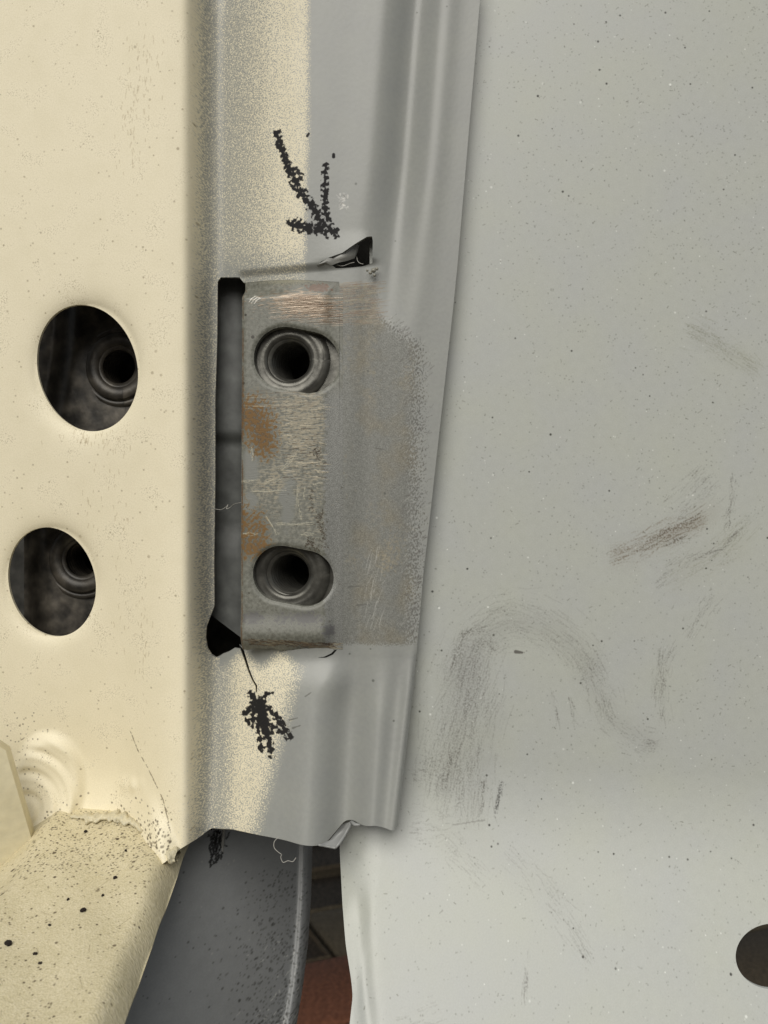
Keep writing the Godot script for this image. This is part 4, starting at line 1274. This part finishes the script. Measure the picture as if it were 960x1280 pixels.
# ---------------------------------------------------------------- grey panel behind, below the pillar
func rear_z(px: float, py: float) -> float:
	var z := -9.0 - 48.0 * pow(clampf((px - 100.0) / 290.0, 0.0, 1.2), 1.9)
	z += 0.075 * (py - 1040.0)
	var e := rear_right(py) - px
	z += 2.4 * sm(19.0, 9.0, e) if e < 22.0 else 0.0
	z -= 1.8 * pow(clampf(1.0 - e / 7.0, 0.0, 1.0), 2.0)
	return z * 0.001
func rear_right(py: float) -> float: return lin([[1000, 392], [1060, 390.5], [1120, 389], [1180, 385], [1230, 379], [1285, 370], [1330, 360]], py)
func rear_panel() -> void:
	var root := thing("inner_wing_panel", P(260, 1200, -0.012), "dark grey curved inner panel below the pillar with a folded edge", "car panel")
	var off := -root.position
	var a := P(40, 1340, -0.01); var b := P(400, 980, -0.03)
	var p := Paint.new(a.x, b.x + 0.004, a.y, b.y + 0.006, 0.00018)
	var w := p.w; var h := p.h
	var fine := noise(w, h, 0.34, 81); var mid := noise(w, h, 0.05, 82, 4)
	p.drop = noise(w, h, 0.25, 83, 2)
	for t in w * h:
		var f := fine[t] / 255.0 - 0.5; var m := mid[t] / 255.0 - 0.5
		var g := 0.56 + f * 0.025 + m * 0.03
		p.rgb[3 * t] = int((g - 0.004) * 255.0); p.rgb[3 * t + 1] = int((g + 0.004) * 255.0); p.rgb[3 * t + 2] = int((g + 0.006) * 255.0)
		p.high[t] = int(128.0 + f * 30.0 + m * 30.0); p.gloss[t] = int((0.42 + m * 0.1) * 255.0)
	var spot := func(px: float, py: float) -> Vector3: return P(px, py, rear_z(px, py))
	for k in 900:
		var px := 385.0 - 45.0 * absf(rng.randfn()); var py := 1285.0 - 200.0 * pow(rng.randf(), 1.6)
		var q: Vector3 = spot.call(px, py)
		p.dot(q.x, q.y, rng.randf_range(0.00010, 0.00030), Color(0.24, 0.24, 0.23), rng.randf_range(0.2, 0.6))
	for k in 45:
		var q: Vector3 = spot.call(374.0 - 30.0 * absf(rng.randfn()), 1285.0 - 110.0 * pow(rng.randf(), 1.6))
		p.stroke(PackedVector2Array([Vector2(q.x, q.y), Vector2(q.x, q.y) + Vector2(rng.randf_range(-0.0008, 0.0008), rng.randf_range(-0.0004, 0.0008))]), 0.00018, 0.00012, Color(0.80, 0.80, 0.78), rng.randf_range(0.3, 0.8), 0.2, 40.0)
	for k in 60:
		var q: Vector3 = spot.call(rng.randf_range(140, 380), rng.randf_range(1050, 1285))
		p.dot(q.x, q.y, rng.randf_range(0.0001, 0.00028), Color(0.68, 0.68, 0.66) if k % 2 == 0 else Color(0.2, 0.2, 0.2), 0.5)
	for k in 70:
		var q: Vector3 = spot.call(270.0 + rng.randfn() * 4.0, 1058.0 + rng.randfn() * 10.0)
		p.stroke(PackedVector2Array([Vector2(q.x, q.y), Vector2(q.x, q.y) + Vector2(rng.randf_range(-0.0006, 0.0006), rng.randf_range(-0.0012, 0.0012))]), 0.00030, 0.00020, Color(0.09, 0.09, 0.085), 0.8, 0.5, 40.0)
	var nc := 120; var nr := 90
	var v := PackedVector3Array(); var uv := PackedVector2Array(); var sd := PackedFloat32Array()
	for r in nr:
		var py := lerpf(990.0, 1335.0, r / (nr - 1.0))
		for c in nc:
			var u := c / (nc - 1.0)
			var px := lerpf(60.0, rear_right(py), 1.0 - pow(1.0 - u, 1.7))
			var q: Vector3 = spot.call(px, py)
			v.append(q + off); uv.append(p.uv(q.x, q.y)); sd.append(maxf(px - 232.0, py - 1046.0))
	var m := sheet(nc, nr, v, uv, sd)
	var pts := PackedVector3Array(); var us := PackedVector2Array()
	for k in nr: pts.append(v[k * nc + nc - 1]); us.append(uv[k * nc + nc - 1])
	edge_strip(m, pts, us, Vector3(-0.0004, 0, -0.0012), false)
	put("panel_skin", m, p.material(0.06), root)
	# a broken ridge of old sealer with a pale edge
	var pale := ArrayMesh.new()
	var path := PackedVector3Array(); var rad := PackedFloat32Array()
	for k in 14:
		path.append(P(280.0 - k * 0.28, 1036.0 + k * 3.2, rear_z(278, 1050) + 0.0006 + 0.00010 * sin(k * 1.7)) + off)
		rad.append((0.00042 + 0.00012 * sin(k * 2.3)) * (0.5 if k == 13 else 1.0))
	tube(path, rad, 8, pale)
	put("sealer_ridge", pale, plain(Color(0.68, 0.68, 0.66), 0.5, 0.0, 0.1, 0.05), root)
	var tar := ArrayMesh.new()
	for k in 26:
		var q := P(269.0 + rng.randfn() * 3.2, 1052.0 + rng.randfn() * 11.0, rear_z(270, 1055) + 0.0002)
		var rr := rng.randf_range(0.0002, 0.0005)
		tube(PackedVector3Array([q + off - Vector3(0, rr, 0), q + off, q + off + Vector3(rr * 0.4, rr, 0)]), PackedFloat32Array([rr * 0.4, rr, rr * 0.3]), 6, tar)
	var tarp := put("sealer_residue", tar, plain(Color(0.10, 0.10, 0.095), 0.8), root)
	tag(tarp, "crumbly black sealer residue", "", "", "stuff")

# ---------------------------------------------------------------- fibres and grit
func small_things() -> void:
	var fibre := plain(Color(0.74, 0.73, 0.70), 0.7)
	var wave := func(called: String, label: String, pts: Array, r: float, mat: Material) -> void:
		var c := Curve3D.new()
		for i in pts.size():
			var q := P(pts[i][0], pts[i][1], pts[i][2] * 0.001)
			var nx := P(pts[mini(i + 1, pts.size() - 1)][0], pts[mini(i + 1, pts.size() - 1)][1], pts[mini(i + 1, pts.size() - 1)][2] * 0.001)
			var pv := P(pts[maxi(i - 1, 0)][0], pts[maxi(i - 1, 0)][1], pts[maxi(i - 1, 0)][2] * 0.001)
			c.add_point(q, (pv - nx) / 6.0, (nx - pv) / 6.0)
		c.bake_interval = 0.0003
		var b := c.get_baked_points()
		var o := Vector3(b[0])
		var rad := PackedFloat32Array()
		for i in b.size(): b[i] -= o; rad.append(r)
		var n := put(called, tube(b, rad, 6), mat)
		n.position = o
		tag(n, label, "fibre")
	wave.call("fibre", "curly pale fibre dangling from the pillar's lower edge", [[349, 1046, 5.7], [343, 1052, 5.8], [343, 1060, 6.0], [349, 1066, 6.0], [352, 1068, 5.9], [351, 1072, 5.9], [354, 1078, 6.0], [360, 1076, 6.0], [366, 1077, 5.8], [370, 1072, 5.6]], 0.00009, fibre)
	wave.call("fibre", "short pale fibre stuck across the long dark slot", [[267, 636, -12.6], [276, 637, -12.2], [282, 634, -11.4], [285, 631, -10.8], [283, 636, -10.2], [288, 634, -9.6], [293, 630, -7.4], [302, 628, -4.4]], 0.00007, fibre)
	wave.call("fibre", "pale wire curl lying in the triangular tear", [[421, 331, -4.0], [427, 332.5, -4.2], [433, 331, -4.4], [438, 329, -4.6], [443, 328, -4.4]], 0.00009, fibre)
	wave.call("fibre", "upright pale hair beside the black corner of the tear", [[446, 321, -5.0], [447, 326, -4.6], [450, 329, -4.2], [454, 330, -3.6]], 0.00008, fibre)
	# lumps of dirt lying on the sill
	var dirt := plain(Color(0.17, 0.12, 0.09), 0.9, 0.0, 0.2, 0.06, 0.3)
	var n := 0
	for q in [[10, 1181, 0.0009], [104, 1139, 0.0007], [44, 1193, 0.0005], [144, 1098, 0.0005], [62, 1157, 0.0004], [85, 1125, 0.0004], [107, 1040, 0.00045], [157, 1064, 0.0004], [128, 1120, 0.0004], [50, 1205, 0.0004]]:
		# the lump's place: where the ray of its pixel meets the sill
		var z := 0.0
		for it in 12:
			var k := kz(z)
			var x: float = (q[0] - 480.0) * k
			var want := sill_y(minf(x, SILL_X - 0.006), z)
			z = clampf(D - (-want) * 1200.0 / (q[1] - 640.0), -0.01, 0.09)
		var at := P(q[0], q[1], z)
		at.y = sill_y(at.x, z)
		var r: float = q[2]
		var path := PackedVector3Array(); var rad := PackedFloat32Array()
		for k in 5:
			var a := -1.0 + k * 0.5
			path.append(Vector3(a * r, r * 0.35, rng.randf_range(-0.2, 0.2) * r)); rad.append(r * (0.3 + 0.55 * sqrt(maxf(0.0, 1.0 - a * a))) * rng.randf_range(0.7, 1.15))
		var o := put("dirt_crumb", tube(path, rad, 7), dirt)
		o.position = at
		o.rotation.y = rng.randf() * TAU
		tag(o, ["largest dark brown crumb of dirt on the cream sill", "second largest dark crumb of dirt in the middle of the cream sill"][n] if n < 2 else "small dark crumb of dirt lying on the cream sill", "dirt", "dirt crumbs on the sill")
		n += 1
